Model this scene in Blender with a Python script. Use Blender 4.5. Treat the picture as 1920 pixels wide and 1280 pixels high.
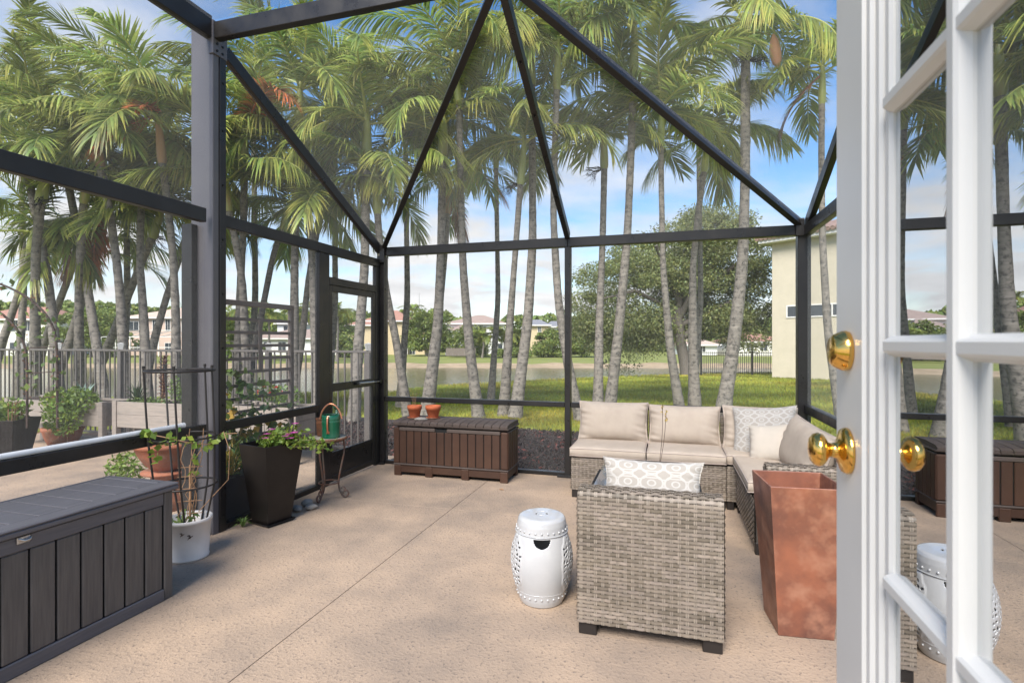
import bpy, math, random
import numpy as np
from mathutils import Vector, Matrix
random.seed(7); rng = np.random.default_rng(7)
sc = bpy.context.scene
for o in list(bpy.data.objects): bpy.data.objects.remove(o)
COL = sc.collection
R = math.radians
# ------------------------------------------------------------------ camera, sky, sun, exposure
FPX, HC, YAW = 1000.0, 1.4, math.atan(0.29)       # focal length in photo pixels, eye height, turn to the left
CY, SY = math.cos(YAW), math.sin(YAW)
cam = bpy.data.cameras.new('camera'); camo = bpy.data.objects.new('camera', cam); COL.objects.link(camo)
cam.sensor_width = 36; cam.lens = 36*FPX/1920; cam.clip_start = .02; cam.clip_end = 3000
camo.location = (0, 0, HC); camo.rotation_euler = (R(90), 0, YAW)
cam.dof.use_dof = True; cam.dof.focus_distance = 4.2; cam.dof.aperture_fstop = 7.0
sc.camera = camo
SUN_EL, SUN_AZ = 47, 186                          # azimuth clockwise from +Y
w = bpy.data.worlds.new('World'); sc.world = w; w.use_nodes = True
def sky_nodes():
    nt = w.node_tree; N = nt.nodes; L = nt.links
    for n in list(N): N.remove(n)
    out = N.new('ShaderNodeOutputWorld'); bg = N.new('ShaderNodeBackground'); L.new(bg.outputs[0], out.inputs[0])
    sky = N.new('ShaderNodeTexSky'); sky.sky_type = 'NISHITA'; sky.sun_disc = False
    sky.sun_elevation = R(SUN_EL); sky.sun_rotation = R(SUN_AZ); sky.air_density = 1.0; sky.dust_density = .6; sky.ozone_density = 2.0
    tc = N.new('ShaderNodeTexCoord'); sep = N.new('ShaderNodeSeparateXYZ'); L.new(tc.outputs['Generated'], sep.inputs[0])
    def math_(op, a, b=None, clamp=False):
        m = N.new('ShaderNodeMath'); m.operation = op; m.use_clamp = clamp
        for i, v in enumerate((a, b)):
            if v is None: continue
            if isinstance(v, (int, float)): m.inputs[i].default_value = v
            else: L.new(v, m.inputs[i])
        return m.outputs[0]
    zc = math_('ADD', math_('MAXIMUM', sep.outputs[2], 0.0), .16)
    u = math_('DIVIDE', sep.outputs[0], zc); v = math_('DIVIDE', sep.outputs[1], zc)
    cmb = N.new('ShaderNodeCombineXYZ'); L.new(u, cmb.inputs[0]); L.new(v, cmb.inputs[1])
    n1 = N.new('ShaderNodeTexNoise'); n1.inputs['Scale'].default_value = .95; n1.inputs['Detail'].default_value = 9; n1.inputs['Roughness'].default_value = .56
    n1.inputs['Distortion'].default_value = .35
    L.new(cmb.outputs[0], n1.inputs['Vector'])
    # more cloud towards the horizon, as seen through the thicker layer
    hz = math_('MULTIPLY', math_('SUBTRACT', .42, sep.outputs[2]), .42)
    den = math_('ADD', n1.outputs['Fac'], hz)
    rp = N.new('ShaderNodeValToRGB'); L.new(den, rp.inputs[0])
    rp.color_ramp.elements[0].position = .47; rp.color_ramp.elements[1].position = .70
    n2 = N.new('ShaderNodeTexNoise'); n2.inputs['Scale'].default_value = 2.2; n2.inputs['Detail'].default_value = 6; L.new(cmb.outputs[0], n2.inputs['Vector'])
    cr = N.new('ShaderNodeValToRGB'); L.new(n2.outputs['Fac'], cr.inputs[0])
    cr.color_ramp.elements[0].position = .35; cr.color_ramp.elements[1].position = .62
    cr.color_ramp.elements[0].color = (CLOUD_LO, CLOUD_LO*1.01, CLOUD_LO*1.03, 1); cr.color_ramp.elements[1].color = (CLOUD_HI, CLOUD_HI*1.0, CLOUD_HI*1.01, 1)
    mx = N.new('ShaderNodeMix'); mx.data_type = 'RGBA'; L.new(rp.outputs[0], mx.inputs[0]); hsv = N.new('ShaderNodeHueSaturation'); hsv.inputs['Saturation'].default_value = 1.25; L.new(sky.outputs[0], hsv.inputs['Color']); L.new(hsv.outputs[0], mx.inputs[6]); L.new(cr.outputs[0], mx.inputs[7])
    L.new(mx.outputs[2], bg.inputs[0]); bg.inputs[1].default_value = SKY_STRENGTH
CLOUD_LO, CLOUD_HI, SKY_STRENGTH = 3.7, 4.5, .075
sky_nodes()
sl = bpy.data.lights.new('sun', 'SUN'); so = bpy.data.objects.new('sun', sl); COL.objects.link(so)
sl.energy = 2.2; sl.angle = R(30); sl.color = (1, .945, .87)
_a, _e = R(SUN_AZ), R(SUN_EL)
_d = Vector((math.sin(_a)*math.cos(_e), math.cos(_a)*math.cos(_e), math.sin(_e)))
so.rotation_euler = _d.to_track_quat('Z', 'Y').to_euler(); so.location = (0, 0, 30)
sc.view_settings.view_transform = 'Standard'; sc.view_settings.look = 'None'; sc.view_settings.gamma = 1
sc.view_settings.use_curve_mapping = False; sc.view_settings.exposure = 1.7
sc.render.engine = 'CYCLES'; sc.cycles.max_bounces = 8; sc.cycles.transparent_max_bounces = 12
# ------------------------------------------------------------------ picture coordinates to places
def C2W(r, d, z): return (r*CY - d*SY, r*SY + d*CY, z)              # right, depth -> world
def at(px, py, d): return C2W((px-960)/FPX*d, d, HC + (640-py)/FPX*d)
def gnd(px, py, z=0.0): return at(px, py, FPX*(HC-z)/(py-640))
# ------------------------------------------------------------------ materials
MATS = {}
def pm(name, c1, c2=None, rough=.6, metal=0, scale=6, detail=5, bump=0, bscale=60, bdist=.01, attr=False, spec=.5, coat=0, stretch=None,
       trans=0, lo=.35, hi=.65, c3=None, s3=40, p3=(.62, .7), objvar=0, rvar=0, raw3=False):
    m = bpy.data.materials.new(name); m.use_nodes = True; nt = m.node_tree; N = nt.nodes; L = nt.links
    b = N['Principled BSDF']; out = N['Material Output']
    b.inputs['Roughness'].default_value = rough; b.inputs['Metallic'].default_value = metal
    b.inputs['Specular IOR Level'].default_value = spec; b.inputs['Coat Weight'].default_value = coat; b.inputs['Coat Roughness'].default_value = .15
    tc = N.new('ShaderNodeTexCoord'); vec = tc.outputs['Object']
    if stretch:
        mp = N.new('ShaderNodeMapping'); mp.inputs['Scale'].default_value = stretch; L.new(vec, mp.inputs[0]); vec = mp.outputs[0]
    col = None
    def mix(fac, a, bb, blend='MIX'):
        x = N.new('ShaderNodeMix'); x.data_type = 'RGBA'; x.blend_type = blend
        for i, v in ((0, fac), (6, a), (7, bb)):
            if hasattr(v, 'node'): L.new(v, x.inputs[i])
            elif i == 0: x.inputs[0].default_value = v
            else: x.inputs[i].default_value = (*v, 1)
        return x.outputs[2]
    def noise(s, d=5, r=.6, raw=False):
        n = N.new('ShaderNodeTexNoise'); n.inputs['Scale'].default_value = s; n.inputs['Detail'].default_value = d; n.inputs['Roughness'].default_value = r
        L.new(tc.outputs['Object'] if raw else vec, n.inputs['Vector']); return n.outputs['Fac']
    def ramp(f, lo, hi):
        r_ = N.new('ShaderNodeMapRange'); r_.inputs[1].default_value = lo; r_.inputs[2].default_value = hi; L.new(f, r_.inputs[0]); return r_.outputs[0]
    if c2 is not None: col = mix(ramp(noise(scale, detail), lo, hi), c1, c2)
    if c3 is not None: col = mix(ramp(noise(s3, 3, raw=raw3), p3[0], p3[1]), col if col is not None else c1, c3)
    if attr:
        a = N.new('ShaderNodeAttribute'); a.attribute_name = 'tone'
        col = mix(1.0, col if col is not None else c1, a.outputs['Color'], 'MULTIPLY')
    if objvar:
        oi = N.new('ShaderNodeObjectInfo'); hs = N.new('ShaderNodeHueSaturation')
        r_ = N.new('ShaderNodeMapRange'); r_.inputs[3].default_value = 1-objvar; r_.inputs[4].default_value = 1+objvar; L.new(oi.outputs['Random'], r_.inputs[0]); L.new(r_.outputs[0], hs.inputs['Value'])
        if objvar > .25:
            wn = N.new('ShaderNodeTexWhiteNoise'); wn.noise_dimensions = '1D'; L.new(oi.outputs['Random'], wn.inputs['W']); r2 = N.new('ShaderNodeMapRange'); r2.inputs[3].default_value = .478; r2.inputs[4].default_value = .512; L.new(wn.outputs['Value'], r2.inputs[0]); L.new(r2.outputs[0], hs.inputs['Hue'])
        if col is None: hs.inputs['Color'].default_value = (*c1, 1)
        else: L.new(col, hs.inputs['Color'])
        col = hs.outputs[0]
    if col is None: b.inputs['Base Color'].default_value = (*c1, 1)
    else: L.new(col, b.inputs['Base Color'])
    if rvar: L.new(ramp2(N, L, noise(scale*2.3, 6), rough-rvar, rough+rvar), b.inputs['Roughness'])
    if bump:
        bp = N.new('ShaderNodeBump'); bp.inputs['Strength'].default_value = bump; bp.inputs['Distance'].default_value = bdist
        L.new(noise(bscale, 4), bp.inputs['Height']); L.new(bp.outputs[0], b.inputs['Normal'])
    if trans:
        t = N.new('ShaderNodeBsdfTranslucent'); ms = N.new('ShaderNodeMixShader'); ms.inputs[0].default_value = trans
        if col is None: t.inputs[0].default_value = (*c1, 1)
        else: L.new(col, t.inputs[0])
        L.new(b.outputs[0], ms.inputs[1]); L.new(t.outputs[0], ms.inputs[2]); L.new(ms.outputs[0], out.inputs[0])
    MATS[name] = m; return m
def ramp2(N, L, f, a, b):
    r_ = N.new('ShaderNodeMapRange'); r_.inputs[1].default_value = .3; r_.inputs[2].default_value = .7; r_.inputs[3].default_value = a; r_.inputs[4].default_value = b
    L.new(f, r_.inputs[0]); return r_.outputs[0]
# ------------------------------------------------------------------ object helpers
def tag(o, label=None, cat=None, group=None, kind=None):
    if label: o['label'] = label
    if cat: o['category'] = cat
    if group: o['group'] = group
    if kind: o['kind'] = kind
    return o
def thing(name, label, cat, loc=(0, 0, 0), rz=0, group=None):
    o = bpy.data.objects.new(name, None); COL.objects.link(o); o.location = loc; o.rotation_euler = (0, 0, rz); o.empty_display_size = .1
    return tag(o, label, cat, group)
def link(name, me, mat, parent=None, loc=None, rot=None, **kw):
    o = bpy.data.objects.new(name, me); COL.objects.link(o)
    if mat is not None and not me.materials: me.materials.append(MATS[mat] if isinstance(mat, str) else mat)
    if parent: o.parent = parent
    if loc is not None: o.location = loc
    if rot is not None: o.rotation_euler = rot
    return tag(o, **kw)
def V(*a): return Vector(a)
class MB:
    """collects shapes, links them as one mesh object"""
    def __init__(s): s.v = []; s.f = []; s.c = []; s.sm = []; s.cur = (1, 1, 1); s.T = None
    def add(s, vs, fs, smooth=False):
        n = len(s.v)
        s.v += [tuple(s.T @ Vector(p)) for p in vs] if s.T is not None else [tuple(p) for p in vs]
        s.f += [tuple(i+n for i in f) for f in fs]; s.c += [s.cur]*len(fs); s.sm += [smooth]*len(fs); return s
    def box(s, lo, hi, b=.003):
        lo = list(lo); hi = list(hi)
        for i in range(3):
            if lo[i] > hi[i]: lo[i], hi[i] = hi[i], lo[i]
        b = min([b]+[(hi[i]-lo[i])*.45 for i in range(3)])
        if b <= 0:
            vs = [(x, y, z) for x in (lo[0], hi[0]) for y in (lo[1], hi[1]) for z in (lo[2], hi[2])]
            return s.add(vs, [(0, 1, 3, 2), (4, 6, 7, 5), (0, 4, 5, 1), (2, 3, 7, 6), (0, 2, 6, 4), (1, 5, 7, 3)])
        vs = []; idx = {}
        for sx in (0, 1):
            for sy in (0, 1):
                for sz in (0, 1):
                    c = [(lo, hi)[t][i] for i, t in enumerate((sx, sy, sz))]
                    ins = [c[i] + (b if (sx, sy, sz)[i] == 0 else -b) for i in range(3)]
                    for ax in range(3):
                        p = list(ins); p[ax] = c[ax]; idx[(sx, sy, sz, ax)] = len(vs); vs.append(tuple(p))
        fs = []
        for ax in range(3):
            o1, o2 = [i for i in range(3) if i != ax]
            for t in (0, 1):
                q = []
                for a, bb in ((0, 0), (1, 0), (1, 1), (0, 1)):
                    k = [0, 0, 0]; k[ax] = t; k[o1] = a; k[o2] = bb; q.append(idx[(*k, ax)])
                fs.append(tuple(q))
            # edges running along ax
            for a in (0, 1):
                for bb in (0, 1):
                    k0 = [0, 0, 0]; k0[o1] = a; k0[o2] = bb; k1 = list(k0); k1[ax] = 1
                    fs.append((idx[(*k0, o1)], idx[(*k1, o1)], idx[(*k1, o2)], idx[(*k0, o2)]))
        for k in [(a, c, d) for a in (0, 1) for c in (0, 1) for d in (0, 1)]: fs.append(tuple(idx[(*k, ax)] for ax in range(3)))
        return s.add(vs, fs)
    def bar(s, p0, p1, wd, ht, up=(0, 0, 1), b=.003):
        """box of section wd x ht running p0 to p1"""
        p0 = Vector(p0); p1 = Vector(p1); y = (p1-p0); ln = y.length; y.normalize(); x = y.cross(Vector(up)).normalized(); z = x.cross(y)
        T0 = s.T; M = Matrix(((x.x, y.x, z.x, p0.x), (x.y, y.y, z.y, p0.y), (x.z, y.z, z.z, p0.z), (0, 0, 0, 1)))
        s.T = M if T0 is None else T0 @ M; s.box((-wd/2, 0, -ht/2), (wd/2, ln, ht/2), b); s.T = T0; return s
    def tube(s, pts, rad, n=8, cap=True, smooth=True, closed=False):
        pts = [Vector(p) for p in pts]; k = len(pts)
        rad = [rad]*k if isinstance(rad, (int, float)) else list(rad)
        t0 = (pts[1]-pts[0]).normalized(); ref = Vector((0, 0, 1)) if abs(t0.z) < .9 else Vector((1, 0, 0))
        x = t0.cross(ref).normalized(); vs = []; fs = []
        for i, p in enumerate(pts):
            if closed: t = (pts[(i+1) % k]-pts[i-1]).normalized()
            else: t = (pts[min(i+1, k-1)]-pts[max(i-1, 0)]).normalized()
            x = (x - t*x.dot(t)); x = x.normalized() if x.length > 1e-6 else t.orthogonal().normalized(); y = t.cross(x)
            for j in range(n):
                a = 2*math.pi*j/n; vs.append(p + (x*math.cos(a)+y*math.sin(a))*rad[i])
        for i in range(k if closed else k-1):
            for j in range(n):
                i2 = (i+1) % k; fs.append((i*n+j, i*n+(j+1) % n, i2*n+(j+1) % n, i2*n+j))
        s.add(vs, fs, smooth)
        if cap and not closed:
            s.add(vs[:n], [tuple(range(n))[::-1]]); s.add(vs[-n:], [tuple(range(n))])
        return s
    def lathe(s, prof, n=32, c=(0, 0, 0), smooth=True):
        vs = []; fs = []; k = len(prof)
        for i, (r, z) in enumerate(prof):
            for j in range(n):
                a = 2*math.pi*j/n; vs.append((c[0]+r*math.cos(a), c[1]+r*math.sin(a), c[2]+z))
        for i in range(k-1):
            for j in range(n): fs.append((i*n+j, i*n+(j+1) % n, (i+1)*n+(j+1) % n, (i+1)*n+j))
        return s.add(vs, fs, smooth)
    def quad(s, *p): return s.add(p, [tuple(range(len(p)))])
    def mesh(s, name='m'):
        me = bpy.data.meshes.new(name); me.from_pydata(s.v, [], s.f)
        if any(s.sm): me.polygons.foreach_set('use_smooth', s.sm)
        if any(c != (1, 1, 1) for c in s.c):
            a = me.attributes.new('tone', 'FLOAT_COLOR', 'FACE'); a.data.foreach_set('color', np.array([(*c, 1) for c in s.c], 'f').ravel())
        me.update(); return me
    def build(s, name, mat, parent=None, loc=None, rot=None, **kw): return link(name, s.mesh(name), mat, parent, loc, rot, **kw)
def fastmesh(name, verts, faces, tone=None, smooth=False):
    """verts (n,3), faces (m,k) numpy"""
    me = bpy.data.meshes.new(name); n = len(verts); m, k = faces.shape
    me.vertices.add(n); me.vertices.foreach_set('co', np.ascontiguousarray(verts, 'f').ravel())
    me.loops.add(m*k); me.loops.foreach_set('vertex_index', np.ascontiguousarray(faces, 'i').ravel())
    me.polygons.add(m); me.polygons.foreach_set('loop_start', np.arange(0, m*k, k, dtype='i'))
    try: me.polygons.foreach_set('loop_total', np.full(m, k, 'i'))
    except Exception: pass
    if smooth: me.polygons.foreach_set('use_smooth', np.ones(m, bool))
    if tone is not None:
        a = me.attributes.new('tone', 'FLOAT_COLOR', 'FACE'); a.data.foreach_set('color', np.concatenate([tone, np.ones((m, 1))], 1).astype('f').ravel())
    me.update(calc_edges=True); me.validate(); return me
def unit(v): return v/np.maximum(np.linalg.norm(v, axis=1, keepdims=True), 1e-9)
def leaf_mesh(name, pos, size, tone, droop=.3, aspect=.42, out=None):
    """diamond leaves at pos, random directions (leaning to out)"""
    n = len(pos); d = rng.normal(size=(n, 3))
    if out is not None: d = d*.75 + out*.9
    d[:, 2] -= droop; d = unit(d); q = unit(np.cross(d, rng.normal(size=(n, 3))))
    up = np.cross(d, q); L = size[:, None]*(.7+.6*rng.random((n, 1))); W = L*aspect
    v = np.stack([pos-d*L*.5, pos+q*W*.5+up*W*.12, pos+d*L*.5, pos-q*W*.5+up*W*.12], 1).reshape(-1, 3)
    return fastmesh(name, v, np.arange(n*4).reshape(n, 4), tone)
def tones(n, lo=.6, hi=1.35, warm=.15):
    t = lo+(hi-lo)*rng.random((n, 1)); w_ = (rng.random((n, 1))-.3)*warm
    return np.concatenate([t*(1+w_), t, t*(1-w_*.8)], 1)
# ------------------------------------------------------------------ material list
pm('concrete', (.42, .31, .22), (.255, .20, .155), rough=.85, scale=1.5, detail=12, lo=.38, hi=.66, bump=.8, bscale=60, bdist=.008, c3=(.17, .135, .11), s3=60, p3=(.57, .70), spec=.25)
pm('concrete_dark', (.36, .27, .20), rough=.9)
pm('lawn', (.20, .24, .04), (.27, .29, .06), rough=.95, scale=1.3, detail=9, bump=1, bscale=25, bdist=.04, spec=.1)
pm('far_lawn', (.19, .22, .06), (.25, .26, .085), rough=.95, scale=.25, detail=8, spec=.1)
pm('bank', (.42, .32, .21), (.30, .23, .14), rough=.95, scale=.7, detail=8, spec=.1)
pm('grass', (.34, .40, .07), rough=.8, attr=True, trans=.35, spec=.2)
pm('mulch', (.03, .022, .018), (.055, .035, .028), rough=.9, attr=False, scale=9)
pm('mulch_chip', (.045, .034, .03), rough=.85, attr=True)
pm('bronze', (.014, .013, .013), (.022, .020, .019), rough=.34, scale=3, spec=.4, bump=.04, bscale=30, rvar=.1)
pm('bronze_lit', (.085, .08, .09), (.10, .095, .10), rough=.38, scale=3, spec=.6)  # lit copy of the bronze: bright reflections on the main posts put into the colour
pm('screw', (.03, .03, .03), rough=.3, metal=.7)
pm('screen', (.30, .30, .29), rough=.7)
pm('white_plastic', (.75, .75, .74), (.66, .65, .63), rough=.45, scale=8)
pm('steel', (.5, .5, .5), rough=.3, metal=1)
pm('grey_alu', (.10, .09, .083), (.125, .112, .10), rough=.5, scale=4)
def water_mat():
    m = bpy.data.materials.new('water'); m.use_nodes = True; N = m.node_tree.nodes; L = m.node_tree.links; b = N['Principled BSDF']
    b.inputs['Base Color'].default_value = (.10, .10, .05, 1); b.inputs['Roughness'].default_value = .08; b.inputs['IOR'].default_value = 1.33
    tc = N.new('ShaderNodeTexCoord'); mp = N.new('ShaderNodeMapping'); mp.inputs['Scale'].default_value = (1.6, 3.2, 1); mp.inputs['Rotation'].default_value = (0, 0, -YAW)
    L.new(tc.outputs['Object'], mp.inputs[0])
    n = N.new('ShaderNodeTexNoise'); n.inputs['Scale'].default_value = 1.4; n.inputs['Detail'].default_value = 6; L.new(mp.outputs[0], n.inputs['Vector'])
    bp = N.new('ShaderNodeBump'); bp.inputs['Strength'].default_value = .32; bp.inputs['Distance'].default_value = .06; L.new(n.outputs['Fac'], bp.inputs['Height']); L.new(bp.outputs[0], b.inputs['Normal'])
    MATS['water'] = m
water_mat()
# ------------------------------------------------------------------ ground, lake, banks
def crest(px): return float(np.interp(px, [-400, 300, 735, 820, 986, 1250, 1400, 2200], [17, 17.5, 18.6, 21.2, 24, 28.5, 30.5, 33]))
GZ = -.09
def terrain_z(px, d):
    c = crest(px); far = 53.0
    if d < 9: return GZ
    if d <= c: return GZ + (-.40-GZ)*(d-9)/(c-9)
    if d < c+2.2: return -.40 - 1.3*((d-c)/2.2)**1.4
    if d < far-1: return -2.0
    if d < far+5: return -1.55 + (d-far+1)/6*.6
    if d < 80: return -.95 + (d-far-5)/22*.22
    return -.73
def make_terrain():
    ds = np.array(sorted(set(list(np.linspace(-4, 9, 6)) + list(np.linspace(9, 37, 85)) + [42, 47] + list(np.linspace(51, 60, 22)) + [64, 70, 80, 100, 140, 220, 500, 1500])))
    As = np.linspace(-1.5, 1.5, 91); vs = np.zeros((len(ds), len(As), 3))
    mats = []
    for i, d in enumerate(ds):
        for j, a in enumerate(As):
            r = a*(d+8); px = 960+1000*r/max(d, 4)
            z = terrain_z(px, d)
            if 51 < d < 62: z += .12*math.sin(r*.9)*math.sin(d*1.7+r*.23)
            vs[i, j] = C2W(r, d, z)
    nj = len(As); f = []
    for i in range(len(ds)-1):
        for j in range(nj-1):
            f.append((i*nj+j, i*nj+j+1, (i+1)*nj+j+1, (i+1)*nj+j)); mats.append(0 if ds[i] < 40 else (1 if ds[i] < 57.5 else 2))
    me = fastmesh('lawn', vs.reshape(-1, 3), np.array(f), smooth=True)
    for k in ('lawn', 'bank', 'far_lawn'): me.materials.append(MATS[k])
    me.polygons.foreach_set('material_index', np.array(mats, 'i')); return me
link('lawn', make_terrain(), None, kind='structure')
lk = MB(); lk.quad(*[C2W(r, d, -1.30) for r, d in ((-160, 14), (160, 14), (260, 75), (-260, 75))]); lk.build('lake_water', 'water', kind='structure')
# patio slab: cast panels with tooled joints
pf = MB(); pf.box((-3.22, -1.5, -.14), (1.32, 5.58, -.0055), 0); pf = pf.build('patio_floor', 'concrete_dark', kind='structure')
XJ, YJ, g = -1.73, 4.14, .0022
for (x0, x1) in ((-3.22, XJ-g), (XJ+g, 1.32)):
    for (y0, y1) in ((-1.5, 1.10-g), (1.10+g, YJ-g*.6), (YJ+g*.6, 5.58)):
        MB().box((x0, y0, -.005), (x1, y1, 0), .0015).build('slab', 'concrete', pf)
po = MB(); po.box((-9.5, -1.5, -.16), (-3.225, 6.0, -.03), .004); po.build('side_patio', 'concrete', kind='structure')
mb_ = MB(); mb_.quad((-9, 6.0, -.075), (-3.21, 5.9, -.075), (-3.21, 5.6, -.075), (.9, 5.6, -.075), (.75, 8.2, -.075), (-2.5, 8.75, -.075), (-9, 9.6, -.075)); mb_.build('mulch_bed', 'mulch', kind='structure')
def chips(n, x0, x1, y0, y1):
    p = np.stack([x0+(x1-x0)*rng.random(n), y0+(y1-y0)*rng.random(n)**1.2, -.07+.03*rng.random(n)], 1)
    keep = ~((p[:, 0] < -3.2) & (p[:, 1] < 6.02)); p = p[keep]; n = len(p)
    t = .5+1.1*rng.random((n, 1)); red = (rng.random((n, 1)) > .86)*1.0
    tone = np.concatenate([t*(1+2.6*red), t*(1+.7*red), t*(1+.6*red)], 1)
    s = .03+.05*rng.random(n)
    me = leaf_mesh('mulch_chips', p, s, tone, droop=0, aspect=.3); return me
link('mulch_chips', chips(26000, -6.5, .8, 5.62, 8.6), 'mulch_chip', kind='stuff')
def grass(n):
    d = 8.6*np.exp(rng.random(n)*math.log(31/8.6)); px = rng.uniform(330, 1720, n); r = (px-960)/1000*d
    x = r*CY-d*SY; y = r*SY+d*CY
    ed = np.interp(x, [-9, -2.5, .75, .95], [9.5, 8.7, 8.15, 5.6])+.25*np.sin(x*5)+.15*np.sin(x*13)
    cr = np.array([crest(q) for q in px])
    k = (y > ed) & (d < cr+.6); d, px, x, y, cr = d[k], px[k], x[k], y[k], cr[k]
    # near the cage on the right
    m = 9000; x2 = rng.uniform(1.4, 6, m); y2 = rng.uniform(5.0, 9.5, m); d2 = -x2*SY+y2*CY
    z = np.where(d < 9, GZ, GZ+(-.40-GZ)*np.clip((d-9)/(cr-9), 0, 1))
    x = np.concatenate([x, x2]); y = np.concatenate([y, y2]); z = np.concatenate([z, np.full(m, GZ)]); d = np.concatenate([d, d2])
    n = len(x); h = (.035+.05*rng.random(n))*(1+np.clip(d-9, 0, 20)*.015); wd = .006*np.maximum(1, d/9)
    a = rng.random(n)*6.283; b = rng.random(n)*6.283; lean = h*(.3+.8*rng.random(n))
    p = np.stack([x, y, z-.005], 1); q = np.stack([np.cos(a), np.sin(a), 0*a], 1)*wd[:, None]
    tip = p+np.stack([np.cos(b)*lean, np.sin(b)*lean, h], 1)
    v = np.stack([p-q, p+q, tip], 1).reshape(-1, 3); patch = .85+.38*np.sin(x*1.1+np.sin(y*.9)*2)*np.sin(y*.7+1)
    t = tones(n, .6, 1.35, .5)*patch[:, None]; dry = np.clip(np.sin(x*.63+2.2*np.sin(y*.31))*np.sin(y*.47+.8*x*.3), 0, 1)[:, None]; t = t*np.concatenate([1+.38*dry, 1+.10*dry, 1+.25*dry], 1)
    return fastmesh('grass', v, np.arange(n*3).reshape(n, 3), t)
link('grass', grass(190000), 'grass', kind='stuff')
# ------------------------------------------------------------------ screen enclosure
EN = thing('screen_enclosure', 'dark bronze aluminium screen enclosure with sloped braced roof round the patio', 'enclosure')
XL, XR, YB, ZE, ZR, YR, XM = -3.15, 1.21, 5.50, 2.43, 3.62, 3.15, -.985
def mem(name, lo, hi, b=.004, mat='bronze'): return MB().box(lo, hi, b).build(name, mat, EN)
def screws(pts, nrm, parent):
    n = Vector(nrm)
    for p in pts:
        MB().tube([p, Vector(p)+n*.006], .009, 6).build('screw', 'screw', parent)
# posts
big = mem('main_post', (XL-.2, 3.10, 0), (XL, 3.155, ZR+.1), .004, 'bronze_lit')
MB().box((XL-.045, 3.156, 0), (XL+.008, 3.215, ZR-.02), .003).build('post_flange', 'bronze', big)
MB().box((XL-.235, 3.05, 0), (XL-.14, 3.099, 2.25), .003).build('screen_channel', 'bronze', big)
MB().box((XL-.10, 3.06, 0), (XL-.03, 3.098, .07), .003).build('base_bracket', 'bronze', big)
screws([(XL+.008, 3.186, z) for z in (.12, .52, .93, 1.35, 1.75, 2.15, 2.55, 2.95, 3.3)], (1, 0, 0), big)
screws([(XL-.09+.04*(i % 2), 3.06, .02+.03*(i//2)) for i in range(4)], (0, -1, 0), big)
pl = MB().box((XL-.03, 3.09, ZR-.14), (XL+.012, 3.22, ZR+.1), .002).build('gusset_plate', 'bronze_lit', big)
screws([(XL+.012, 3.125+.05*(i % 2), ZR-.11+.05*(i//2)) for i in range(8)], (1, 0, 0), pl)
mem('corner_post', (XL-.05, YB-.05, 0), (XL+.045, YB+.045, ZE-.05))
mem('post', (XM-.03, YB-.05, 0), (XM+.03, YB+.045, ZE-.05))
mem('corner_post', (XR-.05, YB-.05, 0), (XR+.06, YB+.045, ZE-.05))
mem('main_post', (XR, 3.10, 0), (XR+.2, 3.155, ZR+.1), .004, 'bronze_lit')
mem('post', (XR, .2, 0), (XR+.06, .26, ZR)); mem('post', (XL-.06, .2, 0), (XL, .26, ZR))
for px_ in (XM+.03, ):
    screws([(px_-.03, YB-.05, z) for z in (.35, .95, 1.5, 2.0)], (0, -1, 0), EN)
screws([(XL+.045, YB-.01, z) for z in (.35, .95, 1.5, 2.0)], (1, 0, 0), EN)
# rails
mem('eave_rail', (XL-.055, .262, 2.25), (XL-.002, 3.049, 2.35)); mem('eave_rail', (XL-.05, 3.217, 2.25), (XL-.002, YB-.052, 2.34))
mem('chair_rail', (XL-.055, .262, .735), (XL+.0, 3.049, .81)); mem('chair_rail', (XL-.05, 3.217, .735), (XL-.002, 4.33, .80))
mem('sill', (XL-.055, .262, 0), (XL-.005, 3.049, .04)); mem('sill', (XL-.05, 3.217, 0), (XL-.004, 4.33, .045))
mem('door_post', (XL-.05, 4.332, 0), (XL+.0, 4.40, 2.248)); mem('door_post', (XL-.04, 4.402, 0), (XL-.006, 4.50, 2.248)); mem('door_post', (XL-.05, 5.36, 0), (XL-.004, 5.448, 2.248))
mem('transom', (XL-.045, 4.502, 1.955), (XL-.004, 5.358, 2.03))
mem('eave_rail', (XL+.047, YB-.045, ZE-.05), (XM-.0, YB+.04, ZE+.045)); mem('eave_rail', (XM+.002, YB-.045, ZE-.05), (XR-.04, YB+.04, ZE+.045))
mem('chair_rail', (XL+.047, YB-.04, .718), (XM-.032, YB+.02, .77)); mem('chair_rail', (XM+.032, YB-.04, .718), (XR-.052, YB+.02, .77))
mem('sill', (XL+.047, YB-.03, 0), (XM-.032, YB+.03, .04)); mem('sill', (XM+.032, YB-.03, 0), (XR-.052, YB+.03, .04))
mem('eave_rail', (XR+.0, 3.157, ZE-.06), (XR+.06, YB-.052, ZE+.04)); mem('chair_rail', (XR+.0, 3.157, .745), (XR+.06, YB-.052, .82)); mem('sill', (XR, .262, 0), (XR+.05, YB-.052, .04))
mem('eave_rail', (XR, .262, ZE-.06), (XR+.06, 3.098, ZE+.04)); mem('chair_rail', (XR, .262, .745), (XR+.06, 3.098, .82))
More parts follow.
